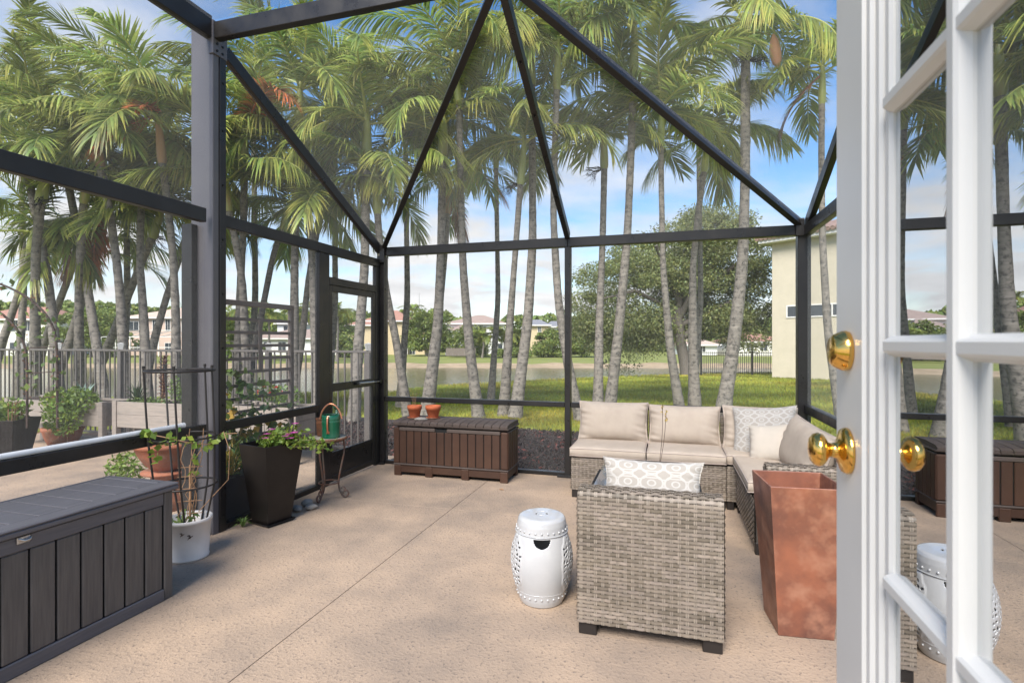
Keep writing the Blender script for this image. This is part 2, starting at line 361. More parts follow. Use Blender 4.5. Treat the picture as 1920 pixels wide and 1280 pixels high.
# roof members
mem('roof_beam', (XL+.002, 3.10, ZR-.03), (XR-.002, 3.16, ZR+.09)); mem('roof_beam', (XL-.06, .2, ZR-.03), (XL-.002, 3.098, ZR+.13)); mem('roof_beam', (XR+.002, .2, ZR-.03), (XR+.06, 3.098, ZR+.13))
mem('roof_beam', (XM-.03, .2, ZR-.03), (XM+.03, 3.098, ZR+.1))
apex = Vector((XM, 3.165, ZR+.0)); sl_n = Vector((0, .49, .87))
def brace(p0, p1, wd=.05, ht=.085, up=(0, .48, .88)): return MB().bar(p0, p1, wd, ht, up, .004).build('brace', 'bronze', EN)
brace((XM, YB-.03, ZE+.06), apex)
b1 = brace((XL+.04, YB-.03, ZE+.06), apex+Vector((-.06, .03, 0))); b2 = brace((XR-.03, YB-.03, ZE+.06), apex+Vector((.06, .03, 0)))
MB().bar((XL-.025, 3.23, ZR-.06), (XL-.025, YB-.02, ZE+.02), .05, .10, (0, .48, .88), .004).build('brace', 'bronze', EN)
MB().bar((XR+.03, 3.17, ZR-.0), (XR+.03, YB-.02, ZE+.02), .05, .10, (0, .48, .88), .004).build('brace', 'bronze', EN)
for t in (.25, .45, .62, .8):
    p = Vector((XM, YB-.03, ZE+.06)).lerp(apex, t); MB().tube([p+Vector((0, -.02, -.045)), p+Vector((0, -.023, -.052))], .009, 6).build('screw', 'screw', EN)
mem('corner_bracket', (XL+.0, YB-.075, ZE-.13), (XL+.06, YB-.052, ZE+.07), .002); mem('corner_bracket', (XR-.07, YB-.075, ZE-.06), (XR-.0, YB-.052, ZE+.1), .002)
for x in (XM, XL, XR): mem('foot_bracket', (x-.10, YB-.09, .001), (x+.06, YB-.052, .022), .002)
# screen door with closer
DR = MB().box((XL-.036, 4.503, .02), (XL-.010, 4.55, 1.952), .003)
DR.box((XL-.036, 5.30, .02), (XL-.010, 5.357, 1.952), .003); DR.box((XL-.035, 4.551, 1.89), (XL-.011, 5.299, 1.952), .003)
DR.box((XL-.035, 4.551, .905), (XL-.011, 5.299, .985), .003); DR.box((XL-.035, 4.551, .02), (XL-.011, 5.299, .075), .003); DR.box((XL-.035, 4.551, .275), (XL-.011, 5.299, .31), .003)
dr = DR.build('screen_door', 'bronze', EN)
MB().box((XL-.027, 4.552, .076), (XL-.020, 5.298, .274), 0).build('kick_plate', 'bronze', dr)
MB().tube([(XL+.02, 4.98, .955), (XL+.02, 5.26, .95)], .016, 10).build('closer_tube', 'steel', dr); MB().tube([(XL+.02, 5.262, .95), (XL+.015, 5.40, .948)], .006, 8).build('closer_rod', 'steel', dr)
MB().box((XL-.009, 4.95, .94), (XL+.014, 4.978, .97), .002).build('closer_bracket', 'screw', dr); MB().box((XL-.003, 5.401, .925), (XL+.03, 5.425, .975), .002).build('closer_bracket', 'screw', EN)
# insect screen: real threads
def screen(poly, sp=.0055, dia=None, name='insect_screen'):
    dia = dia or (.00044 if min(p[2] for p in poly) > 2.2 else .00034)  # overhead threads are thicker, so the milky light there is put into the mesh
    """planar polygon; threads along its first edge and square to it"""
    P = [Vector(p) for p in poly]; u = (P[1]-P[0]).normalized(); n = u.cross(P[2]-P[0]).normalized(); v = n.cross(u)
    q = np.array([((p-P[0]).dot(u), (p-P[0]).dot(v)) for p in P]); segs = []
    for ax in (0, 1):
        o = 1-ax; lo, hi = q[:, o].min(), q[:, o].max()
        for c in np.arange(lo+sp*.5, hi, sp):
            xs = []
            for i in range(len(q)):
                a, b = q[i], q[(i+1) % len(q)]
                if (a[o]-c)*(b[o]-c) < 0: t = (c-a[o])/(b[o]-a[o]); xs.append(a[ax]+t*(b[ax]-a[ax]))
            xs.sort()
            for k in range(0, len(xs)-1, 2):
                e0 = np.zeros(2); e1 = np.zeros(2); e0[ax], e1[ax] = xs[k], xs[k+1]; e0[o] = e1[o] = c; segs.append((e0, e1, o))
    U, Vv, Nn, O = (np.array(t) for t in (u, v, n, P[0]))
    S = np.array([(*a, *b) for a, b, _ in segs]); o = np.array([t for _, _, t in segs])
    A = O+S[:, :1]*U+S[:, 1:2]*Vv; B = O+S[:, 2:3]*U+S[:, 3:4]*Vv; side = np.where(o[:, None] == 0, U, Vv); h = dia/2
    offs = [side*h-Nn*h*.6, -side*h-Nn*h*.6, Nn*h*1.1+0*side]
    vs = np.stack([A+offs[0], A+offs[1], A+offs[2], B+offs[0], B+offs[1], B+offs[2]], 1).reshape(-1, 3)
    k = np.arange(len(S))[:, None]*6; f = np.stack([k+np.array(t) for t in ((0, 1, 4, 3), (1, 2, 5, 4), (2, 0, 3, 5))], 1).reshape(-1, 4)
    return link(name, fastmesh(name, vs, f), 'screen', EN, kind='stuff')
xs_ = XL-.03
screen([(xs_, .26, .04), (xs_, 3.05, .04), (xs_, 3.05, .735), (xs_, .26, .735)]); screen([(xs_, .26, .795), (xs_, 3.05, .795), (xs_, 3.05, 2.25), (xs_, .26, 2.25)])
screen([(xs_, .26, 2.35), (xs_, 3.10, 2.35), (xs_, 3.10, ZR), (xs_, .26, ZR)]); screen([(xs_, 3.215, .04), (xs_, 4.33, .04), (xs_, 4.33, .735), (xs_, 3.215, .735)])
screen([(xs_, 3.215, .80), (xs_, 4.33, .80), (xs_, 4.33, 2.25), (xs_, 3.215, 2.25)]); screen([(xs_, 4.55, .985), (xs_, 5.30, .985), (xs_, 5.30, 1.89), (xs_, 4.55, 1.89)])
screen([(xs_, 4.55, .31), (xs_, 5.30, .31), (xs_, 5.30, .905), (xs_, 4.55, .905)]); screen([(xs_, 4.50, 2.03), (xs_, 5.36, 2.03), (xs_, 5.36, 2.25), (xs_, 4.50, 2.25)])
screen([(xs_, 3.22, 2.34), (xs_, 5.45, 2.34), (xs_, 5.45, 2.40), (xs_, 3.22, ZR-.10)])
for (a, b) in ((XL+.045, XM-.03), (XM+.03, XR-.05)):
    screen([(a, YB, .04), (b, YB, .04), (b, YB, .718), (a, YB, .718)]); screen([(a, YB, .77), (b, YB, .77), (b, YB, ZE-.05), (a, YB, ZE-.05)])
za, zb = ZE+.05, ZR+.0
screen([(XL, YB, za), (XM-.03, YB, za), (XM-.03, 3.2, zb), (XL, 3.2, zb)]); screen([(XM+.03, YB, za), (XR, YB, za), (XR, 3.2, zb), (XM+.03, 3.2, zb)])
screen([(XL, .3, ZR+.1), (XR, .3, ZR+.1), (XR, 3.10, ZR+.1), (XL, 3.10, ZR+.1)])
xr_ = XR+.03
screen([(xr_, 3.16, .82), (xr_, 5.45, .82), (xr_, 5.45, ZE-.06), (xr_, 3.16, ZE-.06)]); screen([(xr_, 3.16, .04), (xr_, 5.45, .04), (xr_, 5.45, .745), (xr_, 3.16, .745)])
# white roller pole lying along the near chair rail
ro = thing('white_roller_pole', 'long white plastic pole lying along the near chair rail', 'pole', (XL-.028, 1.6, .8105))
MB().tube([(0, -1.3, .016), (0, 1.26, .016)], .0165, 12).build('tube', 'white_plastic', ro); MB().tube([(0, 1.2605, .016), (0, 1.285, .016)], .0185, 12).build('end_cap', 'white_plastic', ro)
# ------------------------------------------------------------------ furniture materials
pm('wicker', (.285, .236, .185), (.235, .197, .157), rough=.55, attr=True, scale=40, spec=.4)
pm('wicker_dark', (.06, .05, .04), rough=.8)
pm('leg_black', (.018, .014, .012), rough=.5)
pm('cushion', (.43, .36, .29), (.385, .32, .258), rough=.9, scale=7, bump=.35, bscale=420, bdist=.0015, spec=.15)
pm('pillow_plain', (.48, .425, .36), (.43, .385, .325), rough=.9, scale=6, bump=.35, bscale=400, bdist=.0015, spec=.15)
pm('piping', (.40, .33, .285), rough=.9)
pm('ceramic', (.49, .49, .485), (.44, .44, .44), rough=.12, scale=5, spec=.6, coat=.5)
pm('copper_pot', (.29, .105, .058), (.12, .052, .038), rough=.42, scale=3.6, detail=9, c3=(.36, .17, .105), s3=9, p3=(.48, .74), bump=.12, bscale=20, bdist=.004, rvar=.12)
pm('dark_resin', (.066, .060, .057), (.10, .09, .082), rough=.55, scale=5, stretch=(14, 14, .9), detail=7, bump=.25, bscale=9, bdist=.003)
pm('dark_resin_h', (.078, .076, .084), (.105, .10, .108), rough=.5, scale=5, stretch=(14, .9, 14), detail=7, bump=.2, bscale=9, bdist=.003)
pm('gap_black', (.006, .006, .006), rough=.9)
pm('brown_resin', (.044, .019, .010), (.066, .030, .016), rough=.55, scale=3, detail=7, bump=.15, bscale=30, bdist=.003, c3=(.085, .045, .028), s3=5, p3=(.6, .8), objvar=.12)
pm('brown_lid', (.062, .044, .036), (.085, .064, .053), rough=.6, scale=4, detail=7, bump=.2, bscale=40, bdist=.003, objvar=.1)
pm('black_pot', (.011, .009, .008), (.017, .014, .012), spec=.3, rough=.36, scale=5, bump=.05, bscale=60)
pm('terracotta', (.52, .13, .045), (.44, .11, .045), rough=.8, scale=9, bump=.2, bscale=80)
pm('terracotta_old', (.36, .12, .06), (.20, .09, .05), rough=.85, scale=5, bump=.3, bscale=60, c3=(.34, .22, .15), s3=7, p3=(.6, .75))
pm('rust', (.20, .075, .03), (.09, .045, .025), rough=.75, scale=30, detail=8, bump=.5, bscale=110, bdist=.004)
pm('iron', (.10, .085, .07), (.14, .055, .03), rough=.6, scale=14, bump=.4, bscale=120, bdist=.003)
pm('slate', (.22, .21, .18), (.30, .27, .21), rough=.6, scale=12, detail=8)
pm('green_enamel', (.003, .085, .038), (.006, .105, .05), rough=.25, scale=6, coat=.4)
pm('copper_bright', (.72, .30, .17), (.58, .24, .14), rough=.33, metal=.85, scale=8)
pm('white_pot', (.68, .64, .60), (.60, .57, .53), rough=.45, scale=7)
pm('soil', (.03, .02, .015), (.05, .035, .025), rough=.95, scale=30)
pm('leaf_bright', (.17, .26, .045), rough=.5, attr=True, trans=.35)
pm('leaf_mid', (.13, .21, .05), rough=.5, attr=True, trans=.3)
pm('leaf_dark', (.045, .08, .03), rough=.45, attr=True, trans=.2)
pm('leaf_yellow', (.42, .30, .05), rough=.6, attr=True, trans=.3)
pm('stem', (.16, .15, .06), rough=.7); pm('stem_dry', (.33, .19, .10), rough=.8); pm('stem_dark', (.05, .03, .022), rough=.8)
pm('petal_pink', (.62, .10, .38), rough=.6, trans=.25); pm('petal_red', (.5, .05, .03), rough=.6)
pm('stone_grey', (.30, .27, .23), (.20, .19, .17), rough=.8, scale=18, detail=8, bump=.5, bscale=50)
pm('table_glass', (.10, .10, .105), rough=.08, spec=.7)
def glass_mat(name, tint, refl, rough=0.0):
    m = bpy.data.materials.new(name); m.use_nodes = True; N = m.node_tree.nodes; L = m.node_tree.links
    for n in list(N): N.remove(n)
    o = N.new('ShaderNodeOutputMaterial'); t = N.new('ShaderNodeBsdfTransparent'); t.inputs[0].default_value = (*tint, 1)
    g_ = N.new('ShaderNodeBsdfGlossy'); g_.inputs['Roughness'].default_value = rough; g_.inputs['Color'].default_value = (.93, .95, .97, 1)
    mx = N.new('ShaderNodeMixShader'); mx.inputs[0].default_value = refl; L.new(t.outputs[0], mx.inputs[1]); L.new(g_.outputs[0], mx.inputs[2]); L.new(mx.outputs[0], o.inputs[0]); MATS[name] = m
glass_mat('coated_glass', (.22, .24, .25), .74); glass_mat('clear_glass', (.9, .93, .92), .12)
def pattern_mat():
    m = bpy.data.materials.new('lattice_fabric'); m.use_nodes = True; N = m.node_tree.nodes; L = m.node_tree.links; b = N['Principled BSDF']; b.inputs['Roughness'].default_value = .9
    a = N.new('ShaderNodeAttribute'); a.attribute_name = 'puv'; sp = N.new('ShaderNodeSeparateXYZ'); L.new(a.outputs['Vector'], sp.inputs[0])
    def mt(op, x, y=None, z=None):
        k = N.new('ShaderNodeMath'); k.operation = op
        for i, v in enumerate((x, y, z)):
            if v is None: continue
            if isinstance(v, (int, float)): k.inputs[i].default_value = v
            else: L.new(v, k.inputs[i])
        return k.outputs[0]
    def cell(u, off, s): return mt('SUBTRACT', mt('FRACT', mt('ADD', mt('MULTIPLY', u, s), off)), .5)
    S1, S2 = 4.3, 6.0
    x0, y0 = cell(sp.outputs[0], 0, S1), cell(sp.outputs[1], 0, S2); x1, y1 = cell(sp.outputs[0], .5, S1), cell(sp.outputs[1], .5, S2)
    def ring(x, y, r, wd, e=1.0): return mt('LESS_THAN', mt('ABSOLUTE', mt('SUBTRACT', mt('SQRT', mt('ADD', mt('MULTIPLY', x, x), mt('MULTIPLY', mt('MULTIPLY', y, y), e))), r)), wd)
    lines = [ring(x0, y0, .30, .04), ring(x1, y1, .46, .04), ring(x1, y1, .16, .035),
             mt('MULTIPLY', mt('LESS_THAN', mt('ABSOLUTE', mt('ADD', mt('ABSOLUTE', y1), -.30)), .035), mt('LESS_THAN', mt('ABSOLUTE', x1), .33))]
    t = lines[0]
    for q in lines[1:]: t = mt('MAXIMUM', t, q)
    mx = N.new('ShaderNodeMix'); mx.data_type = 'RGBA'; L.new(t, mx.inputs[0]); mx.inputs[6].default_value = (.33, .30, .262, 1); mx.inputs[7].default_value = (.43, .405, .37, 1); L.new(mx.outputs[2], b.inputs['Base Color'])
    tc = N.new('ShaderNodeTexCoord'); n = N.new('ShaderNodeTexNoise'); n.inputs['Scale'].default_value = 400; L.new(tc.outputs['Object'], n.inputs['Vector'])
    bp = N.new('ShaderNodeBump'); bp.inputs['Strength'].default_value = .35; bp.inputs['Distance'].default_value = .0015; L.new(n.outputs['Fac'], bp.inputs['Height']); L.new(bp.outputs[0], b.inputs['Normal']); MATS['lattice_fabric'] = m
pattern_mat()
# ------------------------------------------------------------------ wicker
class Weave:
    def __init__(s): s.V = []; s.F = []; s.T = []; s.n = 0
    def ribbons(s, P, Wv, tone):
        """P (k,m,3) centre lines, Wv (k,m,3) half width, tone (k,m-1,3)"""
        k, m, _ = P.shape; s.V.append(np.stack([P-Wv, P+Wv], 2).reshape(-1, 3)); i = np.arange(k)[:, None]*m*2 + np.arange(m-1)[None]*2
        s.F.append((np.stack([i, i+1, i+3, i+2], -1).reshape(-1, 4))+s.n); s.T.append(tone.reshape(-1, 3)); s.n += k*m*2
    def panel(s, prof, U, W, pitch=.034, row=.0183, amp=.0035):
        """rows follow the polyline prof (bottom to top), strands run along U"""
        prof = np.array(prof, float); U = np.array(U, float); seg = np.linalg.norm(np.diff(prof, axis=0), axis=1); cum = np.concatenate([[0], np.cumsum(seg)]); L = cum[-1]
        nr = max(3, int(round(L/row))); row = L/nr; ns = max(2, int(round(W/pitch))); pitch = W/ns
        def pt(sv): return np.stack([np.interp(sv, cum, prof[:, i]) for i in range(3)], -1)
        S = (np.arange(nr)+.5)*row; C = pt(S); T = pt(np.minimum(S+row*.5, L))-pt(np.maximum(S-row*.5, 0)); T = unit(T); Nn = np.cross(U[None], T)
        m = ns*4+1; xs = np.linspace(0, W, m); ph = np.cos(np.pi*(xs/pitch-.5))[None]*np.where(np.arange(nr) % 2 == 0, 1, -1)[:, None]
        seglen = 9; k = rng.random((nr, m//seglen+2)); base = np.repeat(k, seglen, 1)[:, :m-1]; fine = np.repeat(rng.random((nr, (m-1)//8+2)), 8, 1)[:, :m-1]
        band = .5+.5*np.sin(np.arange(nr)*.55+rng.random()*6)[:, None]*np.sin(xs[:-1]*5+rng.random()*6)[None]
        t = .42+.42*base+.18*fine+.26*band; tone = np.stack([t, t*.985, t*(.93+.08*base)], -1)
        for hw, o in ((.5, 0.0), (.27, .0016)):       # curved section of a strand: wide ribbon with a raised middle
            P = C[:, None]+U*xs[None, :, None]+Nn[:, None]*(ph[..., None]*amp+o+amp); s.ribbons(P, np.repeat((T*row*hw*.92)[:, None], m, 1), tone*(1.0 if o else .86))
        xk = (np.arange(ns)+.5)*pitch; sv = np.linspace(0, L, max(2, nr)); PP = pt(sv); TT = unit(np.gradient(PP, axis=0)); NN = np.cross(U[None], TT)
        for dx in (-.0042, .0042):
            P = PP[None]+(xk[:, None, None]+dx)*U+NN[None]*amp; P = np.broadcast_to(P, (ns, len(sv), 3)); tt = np.full((ns, len(sv)-1, 3), 1.0)*(.85+.25*rng.random((ns, 1, 1)))
            s.ribbons(P, np.broadcast_to(U*.0034, P.shape), tt)
    def build(s, parent): return link('wicker_weave', fastmesh('wicker_weave', np.concatenate(s.V), np.concatenate(s.F), np.concatenate(s.T)), 'wicker', parent, kind='stuff')
def rnd(p0, pc, p1, n=4):
    p0, pc, p1 = (np.array(p, float) for p in (p0, pc, p1)); t = np.linspace(0, 1, n)[:, None]; return [tuple(q) for q in (1-t)**2*p0+2*t*(1-t)*pc+t*t*p1]
def legs(parent, x0, x1, y0, y1, h, s=.05):
    for x in (x0, x1-s):
        for y in (y0, y1-s): MB().box((x, y, 0), (x+s, y+s, h), .004).build('leg', 'leg_black', parent)
# woven armchair seen from behind
ch = thing('wicker_armchair', 'grey beige woven armchair turned away, its back panel nearest the camera', 'armchair', (-.41, 2.54, 0)); W_ = .655
we = Weave(); e = .0
we.panel([(0, 0, .062), (0, 0, .655)]+rnd((0, 0, .655), (0, 0, .69), (0, .035, .69))+[(0, .10, .69)]+rnd((0, .10, .69), (0, .135, .69), (0, .135, .655))+[(0, .135, .40)], (1, 0, 0), W_)
for x, u in ((W_, (0, 1, 0)), (0, (0, -1, 0))):
    y0 = .008 if u[1] > 0 else .13; we.panel([(x, y0, .062), (x, y0, .66)], u, .122); y0 = .136 if u[1] > 0 else .62; we.panel([(x, y0, .062), (x, y0, .33)], u, .484)
we.panel([(W_, .625, .062), (W_, .625, .33)], (-1, 0, 0), W_); we.build(ch)
MB().box((.012, .012, .07), (W_-.012, .12, .675), .02).build('back_core', 'wicker_dark', ch); MB().box((.012, .121, .07), (W_-.012, .61, .325), .004).build('seat_base', 'wicker_dark', ch)
legs(ch, .004, W_-.004, .01, .61, .068, .085)
# cushions
def pillow_mesh(name, w, h, t, n=40, sq=.5, pinch=.05, wr=.004, seed=0, edge=3.2, box=0.0):
    r_ = np.random.default_rng(seed); u = np.linspace(-1, 1, n); uu, vv = np.meshgrid(u, u, indexing='ij')
    uu = np.sign(uu)*np.abs(uu)**.8; vv = np.sign(vv)*np.abs(vv)**.8
    prof = np.clip((1-np.abs(uu)**edge)*(1-np.abs(vv)**edge), 0, 1)**sq
    x = w/2*uu*(1-pinch*(1-vv**2)*np.abs(uu)**2); y = h/2*vv*(1-pinch*(1-uu**2)*np.abs(vv)**2)
    P = []; ph = r_.random(8)*6.28
    for s in (1, -1):
        wrk = np.zeros_like(uu)
        for k in range(3):
            wrk += np.sin(vv*(13+5*k)+ph[k]+uu*(2+k)*2)*np.abs(uu)**5*(1-np.abs(uu)**14) + .7*np.sin(uu*(11+4*k)+ph[k+3]+vv*3)*np.abs(vv)**6*(1-np.abs(vv)**14)
        lump = .5*np.sin(uu*2.1+ph[6])*np.sin(vv*1.7+ph[7])*prof
        z = s*(box/2+(t-box)/2*prof+wr*wrk+wr*1.4*lump); P.append(np.stack([x, y, z], -1).reshape(-1, 3))
    v = np.concatenate(P); i = np.arange(n-1)[:, None]*n+np.arange(n-1)[None]; q = np.stack([i, i+n, i+n+1, i+1], -1).reshape(-1, 4); f = np.concatenate([q, q[:, ::-1]+n*n])
    per = [k*n for k in range(n)]+[(n-1)*n+k for k in range(1, n)]+[k*n+n-1 for k in range(n-2, -1, -1)]+[k for k in range(n-2, 0, -1)]
    m_ = len(per); rim = np.array([(per[k], per[(k+1) % m_], per[(k+1) % m_]+n*n, per[k]+n*n) for k in range(m_)]); f = np.concatenate([f, rim[:, ::-1]])
    me = fastmesh(name, v, f, smooth=True); a = me.attributes.new('puv', 'FLOAT_VECTOR', 'POINT'); uv = np.stack([uu*w, vv*h, 0*uu], -1).reshape(-1, 3); a.data.foreach_set('vector', np.concatenate([uv, uv]).astype('f').ravel())
    return me, v[per], v[[p+n*n for p in per]]
def cushion(name, label, cat, w, h, t, loc, rot, mat='cushion', group=None, piping=True, **kw):
    me, e1, e2 = pillow_mesh(name, w, h, t, **kw); o = link(name, me, mat, None, loc, rot, label=label, cat=cat, group=group)
    if piping:
        for k, e in enumerate((e1, e2) if kw.get('box', 0) > .02 else ((e1+e2)/2,)): MB().tube(e, .0035, 5, closed=True).build('piping', 'piping' if mat == 'cushion' else mat, o)
    return o
cushion('lumbar_pillow', 'taupe and white lattice patterned lumbar pillow propped in the armchair', 'pillow', .50, .24, .13, (-.07, 2.755, .69), (R(72), 0, R(-1)), 'lattice_fabric', seed=3, pinch=.10, piping=False)
cushion('seat_cushion', 'beige seat cushion lying on the armchair turned away', 'cushion', .63, .50, .10, (-.083, 2.94, .385), (0, 0, 0), seed=4, box=.06, wr=.002, edge=9, pinch=.01, sq=.6)
# sectional sofa modules
def module(label, x0, x1, y0, y1, front, back, left=None, right=None, arm=False):
    m = thing('sofa_module', label, 'sofa module', (x0, y0, 0), 0, 'woven sofa modules along the back screen'); w_, d_ = x1-x0, y1-y0; we = Weave()
    if 'f' in front: we.panel([(0, 0, .072), (0, 0, .362)], (1, 0, 0), w_)
    if 'l' in front: we.panel([(0, d_, .072), (0, d_, .362)], (0, -1, 0), d_)
    if 'r' in front: we.panel([(w_, 0, .072), (w_, 0, .362)], (0, 1, 0), d_)
    if 'b' in back:
        we.panel([(0, d_-.09, .36), (0, d_-.09, .685)]+rnd((0, d_-.09, .685), (0, d_-.09, .715), (0, d_-.06, .715))+[(0, d_-.02, .715)], (1, 0, 0), w_); MB().box((.005, d_-.08, .36), (w_-.005, d_-.004, .705), .01).build('backrest', 'wicker_dark', m)
    if 'R' in back:
        we.panel([(w_-.09, 0, .36), (w_-.09, 0, .685)]+rnd((w_-.09, 0, .685), (w_-.09, 0, .715), (w_-.06, 0, .715))+[(w_-.02, 0, .715)], (0, -1, 0), d_) if False else we.panel([(w_-.09, d_, .36), (w_-.09, d_, .685)]+rnd((w_-.09, d_, .685), (w_-.09, d_, .715), (w_-.06, d_, .715))+[(w_-.02, d_, .715)], (0, -1, 0), d_)
        MB().box((w_-.08, .005, .36), (w_-.004, d_-.005, .70), .01).build('backrest', 'wicker_dark', m)
    if arm:
        we.panel([(.07, 0, .072), (.07, 0, .555)]+rnd((.07, 0, .555), (.07, 0, .59), (.07, .03, .59))+[(.07, .08, .59)]+rnd((.07, .08, .59), (.07, .11, .59), (.07, .11, .56))+[(.07, .11, .40)], (1, 0, 0), w_-.08); we.panel([(.07, .105, .362), (.07, .105, .57)], (0, -1, 0), .10)
        MB().box((.08, .01, .08), (w_-.015, .10, .575), .01).build('armrest', 'wicker_dark', m)
    we.build(m); MB().box((.01, .008, .075), (w_-.006, d_-.01, .358), .004).build('seat_base', 'wicker_dark', m); legs(m, .004, w_-.004, .006, d_-.01, .08, .055); return m
module('woven sofa module at the left end of the sectional, beside the mulch', -.825, -.172, 4.76, 5.42, 'fl', 'b')
module('woven sofa module second from the left, between end and corner modules', -.168, .476, 4.76, 5.42, 'f', 'b')
module('woven corner sofa module under the big patterned pillow', .48, 1.165, 4.76, 5.42, 'f', 'bR')
module('woven sofa module with low armrest, behind the copper coloured planter', .555, 1.165, 3.80, 4.756, 'l', 'R', arm=True)
SG = 'beige seat cushions on the sectional'
def seat(label, x0, x1, y0, y1, seed): cushion('seat_cushion', label, 'cushion', x1-x0, y1-y0, .105, ((x0+x1)/2, (y0+y1)/2, .412), (0, 0, 0), seed=seed, box=.066, wr=.0025, edge=9, pinch=.012, sq=.6, group=SG)
seat('beige seat cushion at the left end of the sectional sofa', -.835, -.175, 4.735, 5.33, 11); seat('beige seat cushion second from the left, behind the thin flower stalks', -.165, .475, 4.735, 5.33, 12)
seat('beige seat cushion on the corner module below the patterned pillow', .482, 1.075, 4.78, 5.33, 13); seat('beige seat cushion on the module with armrest', .53, 1.075, 3.92, 4.775, 14)
BG = 'beige back cushions on the sectional'
def backc(label, w_, h_, loc, rot, seed, t=.215): cushion('back_cushion', label, 'cushion', w_, h_, t, loc, rot, seed=seed, wr=.008, pinch=.055, edge=3.2, sq=.55, group=BG)
backc('plump beige back cushion at the left end of the sofa', .665, .385, (-.50, 5.235, .625), (R(76), 0, 0), 21); backc('plump beige back cushion second from the left behind the flower stalks', .645, .375, (.155, 5.235, .615), (R(75), 0, R(-1)), 22)
backc('beige back cushion half hidden behind the big patterned pillow', .62, .40, (.80, 5.20, .62), (R(74), 0, R(-4)), 23); backc('beige back cushion slumped on the right screen wall side of the sofa', .80, .40, (.985, 4.36, .60), (R(74), R(4), R(-84)), 24)
cushion('scatter_pillow', 'large grey and white lattice patterned pillow in the sofa corner', 'pillow', .52, .46, .17, (.80, 4.98, .625), (R(66), R(-6), R(-20)), 'lattice_fabric', seed=31, pinch=.09)
cushion('scatter_pillow', 'small plain cream pillow leaning on the big patterned pillow', 'pillow', .32, .32, .14, (.80, 4.72, .575), (R(64), R(-8), R(-22)), 'pillow_plain', seed=32, pinch=.08)
# coffee table with glass top, orb, bud vase with stalks
tb = thing('coffee_table', 'low woven coffee table with dark glass top behind the armchair', 'table', (-.50, 3.50, 0)); we = Weave(); 
for prof, u, l in (([(0, 0, .07), (0, 0, .40)], (1, 0, 0), .72), ([(0, .62, .07), (0, .62, .40)], (0, -1, 0), .62), ([(.72, 0, .07), (.72, 0, .40)], (0, 1, 0), .62)): we.panel(prof, u, l)
we.build(tb); MB().box((.01, .01, .075), (.71, .61, .395), .004).build('frame', 'wicker_dark', tb); MB().box((0, 0, .405), (.72, .62, .420), .004).build('rim', 'wicker', tb); MB().box((.022, .022, .4205), (.698, .598, .428), .002).build('glass_top', 'table_glass', tb); legs(tb, .01, .71, .01, .61, .072)
orb = thing('glass_orb', 'small clear ribbed glass orb on the coffee table', 'orb', (-.40, 3.86, .428)); MB().lathe([(.001, 0)]+[(.052*math.sin(a), .052-.052*math.cos(a)) for a in np.linspace(.3, 3.0, 14)]+[(.001, .104)], 24).build('sphere', 'clear_glass', orb)
vs_ = thing('flower_stalks', 'two thin flower stalks in a small bud vase before the sofa', 'flower', (-.06, 3.99, .428)); MB().lathe([(.001, 0), (.03, 0), (.035, .03), (.012, .08), (.014, .095), (.011, .095), (.010, .03), (.001, .01)], 16).build('vase', 'ceramic', vs_)
for dx, dz, ln in ((.03, .52, 0), (.055, .47, 1)):
    p = [Vector((0, 0, .02)).lerp(Vector((dx, .01, dz)), t)+Vector((math.sin(t*3)*.012, 0, 0)) for t in np.linspace(0, 1, 8)]; MB().tube(p, .0018, 5).build('stalk', 'stem_dark', vs_)
    k = 26; q = np.array([p[-1]-Vector((.004, 0, .075))*t for t in rng.random(k)])+rng.normal(size=(k, 3))*.006; link('flower_spike', leaf_mesh('flower_spike', q, np.full(k, .016), tones(k)), 'leaf_yellow', vs_)
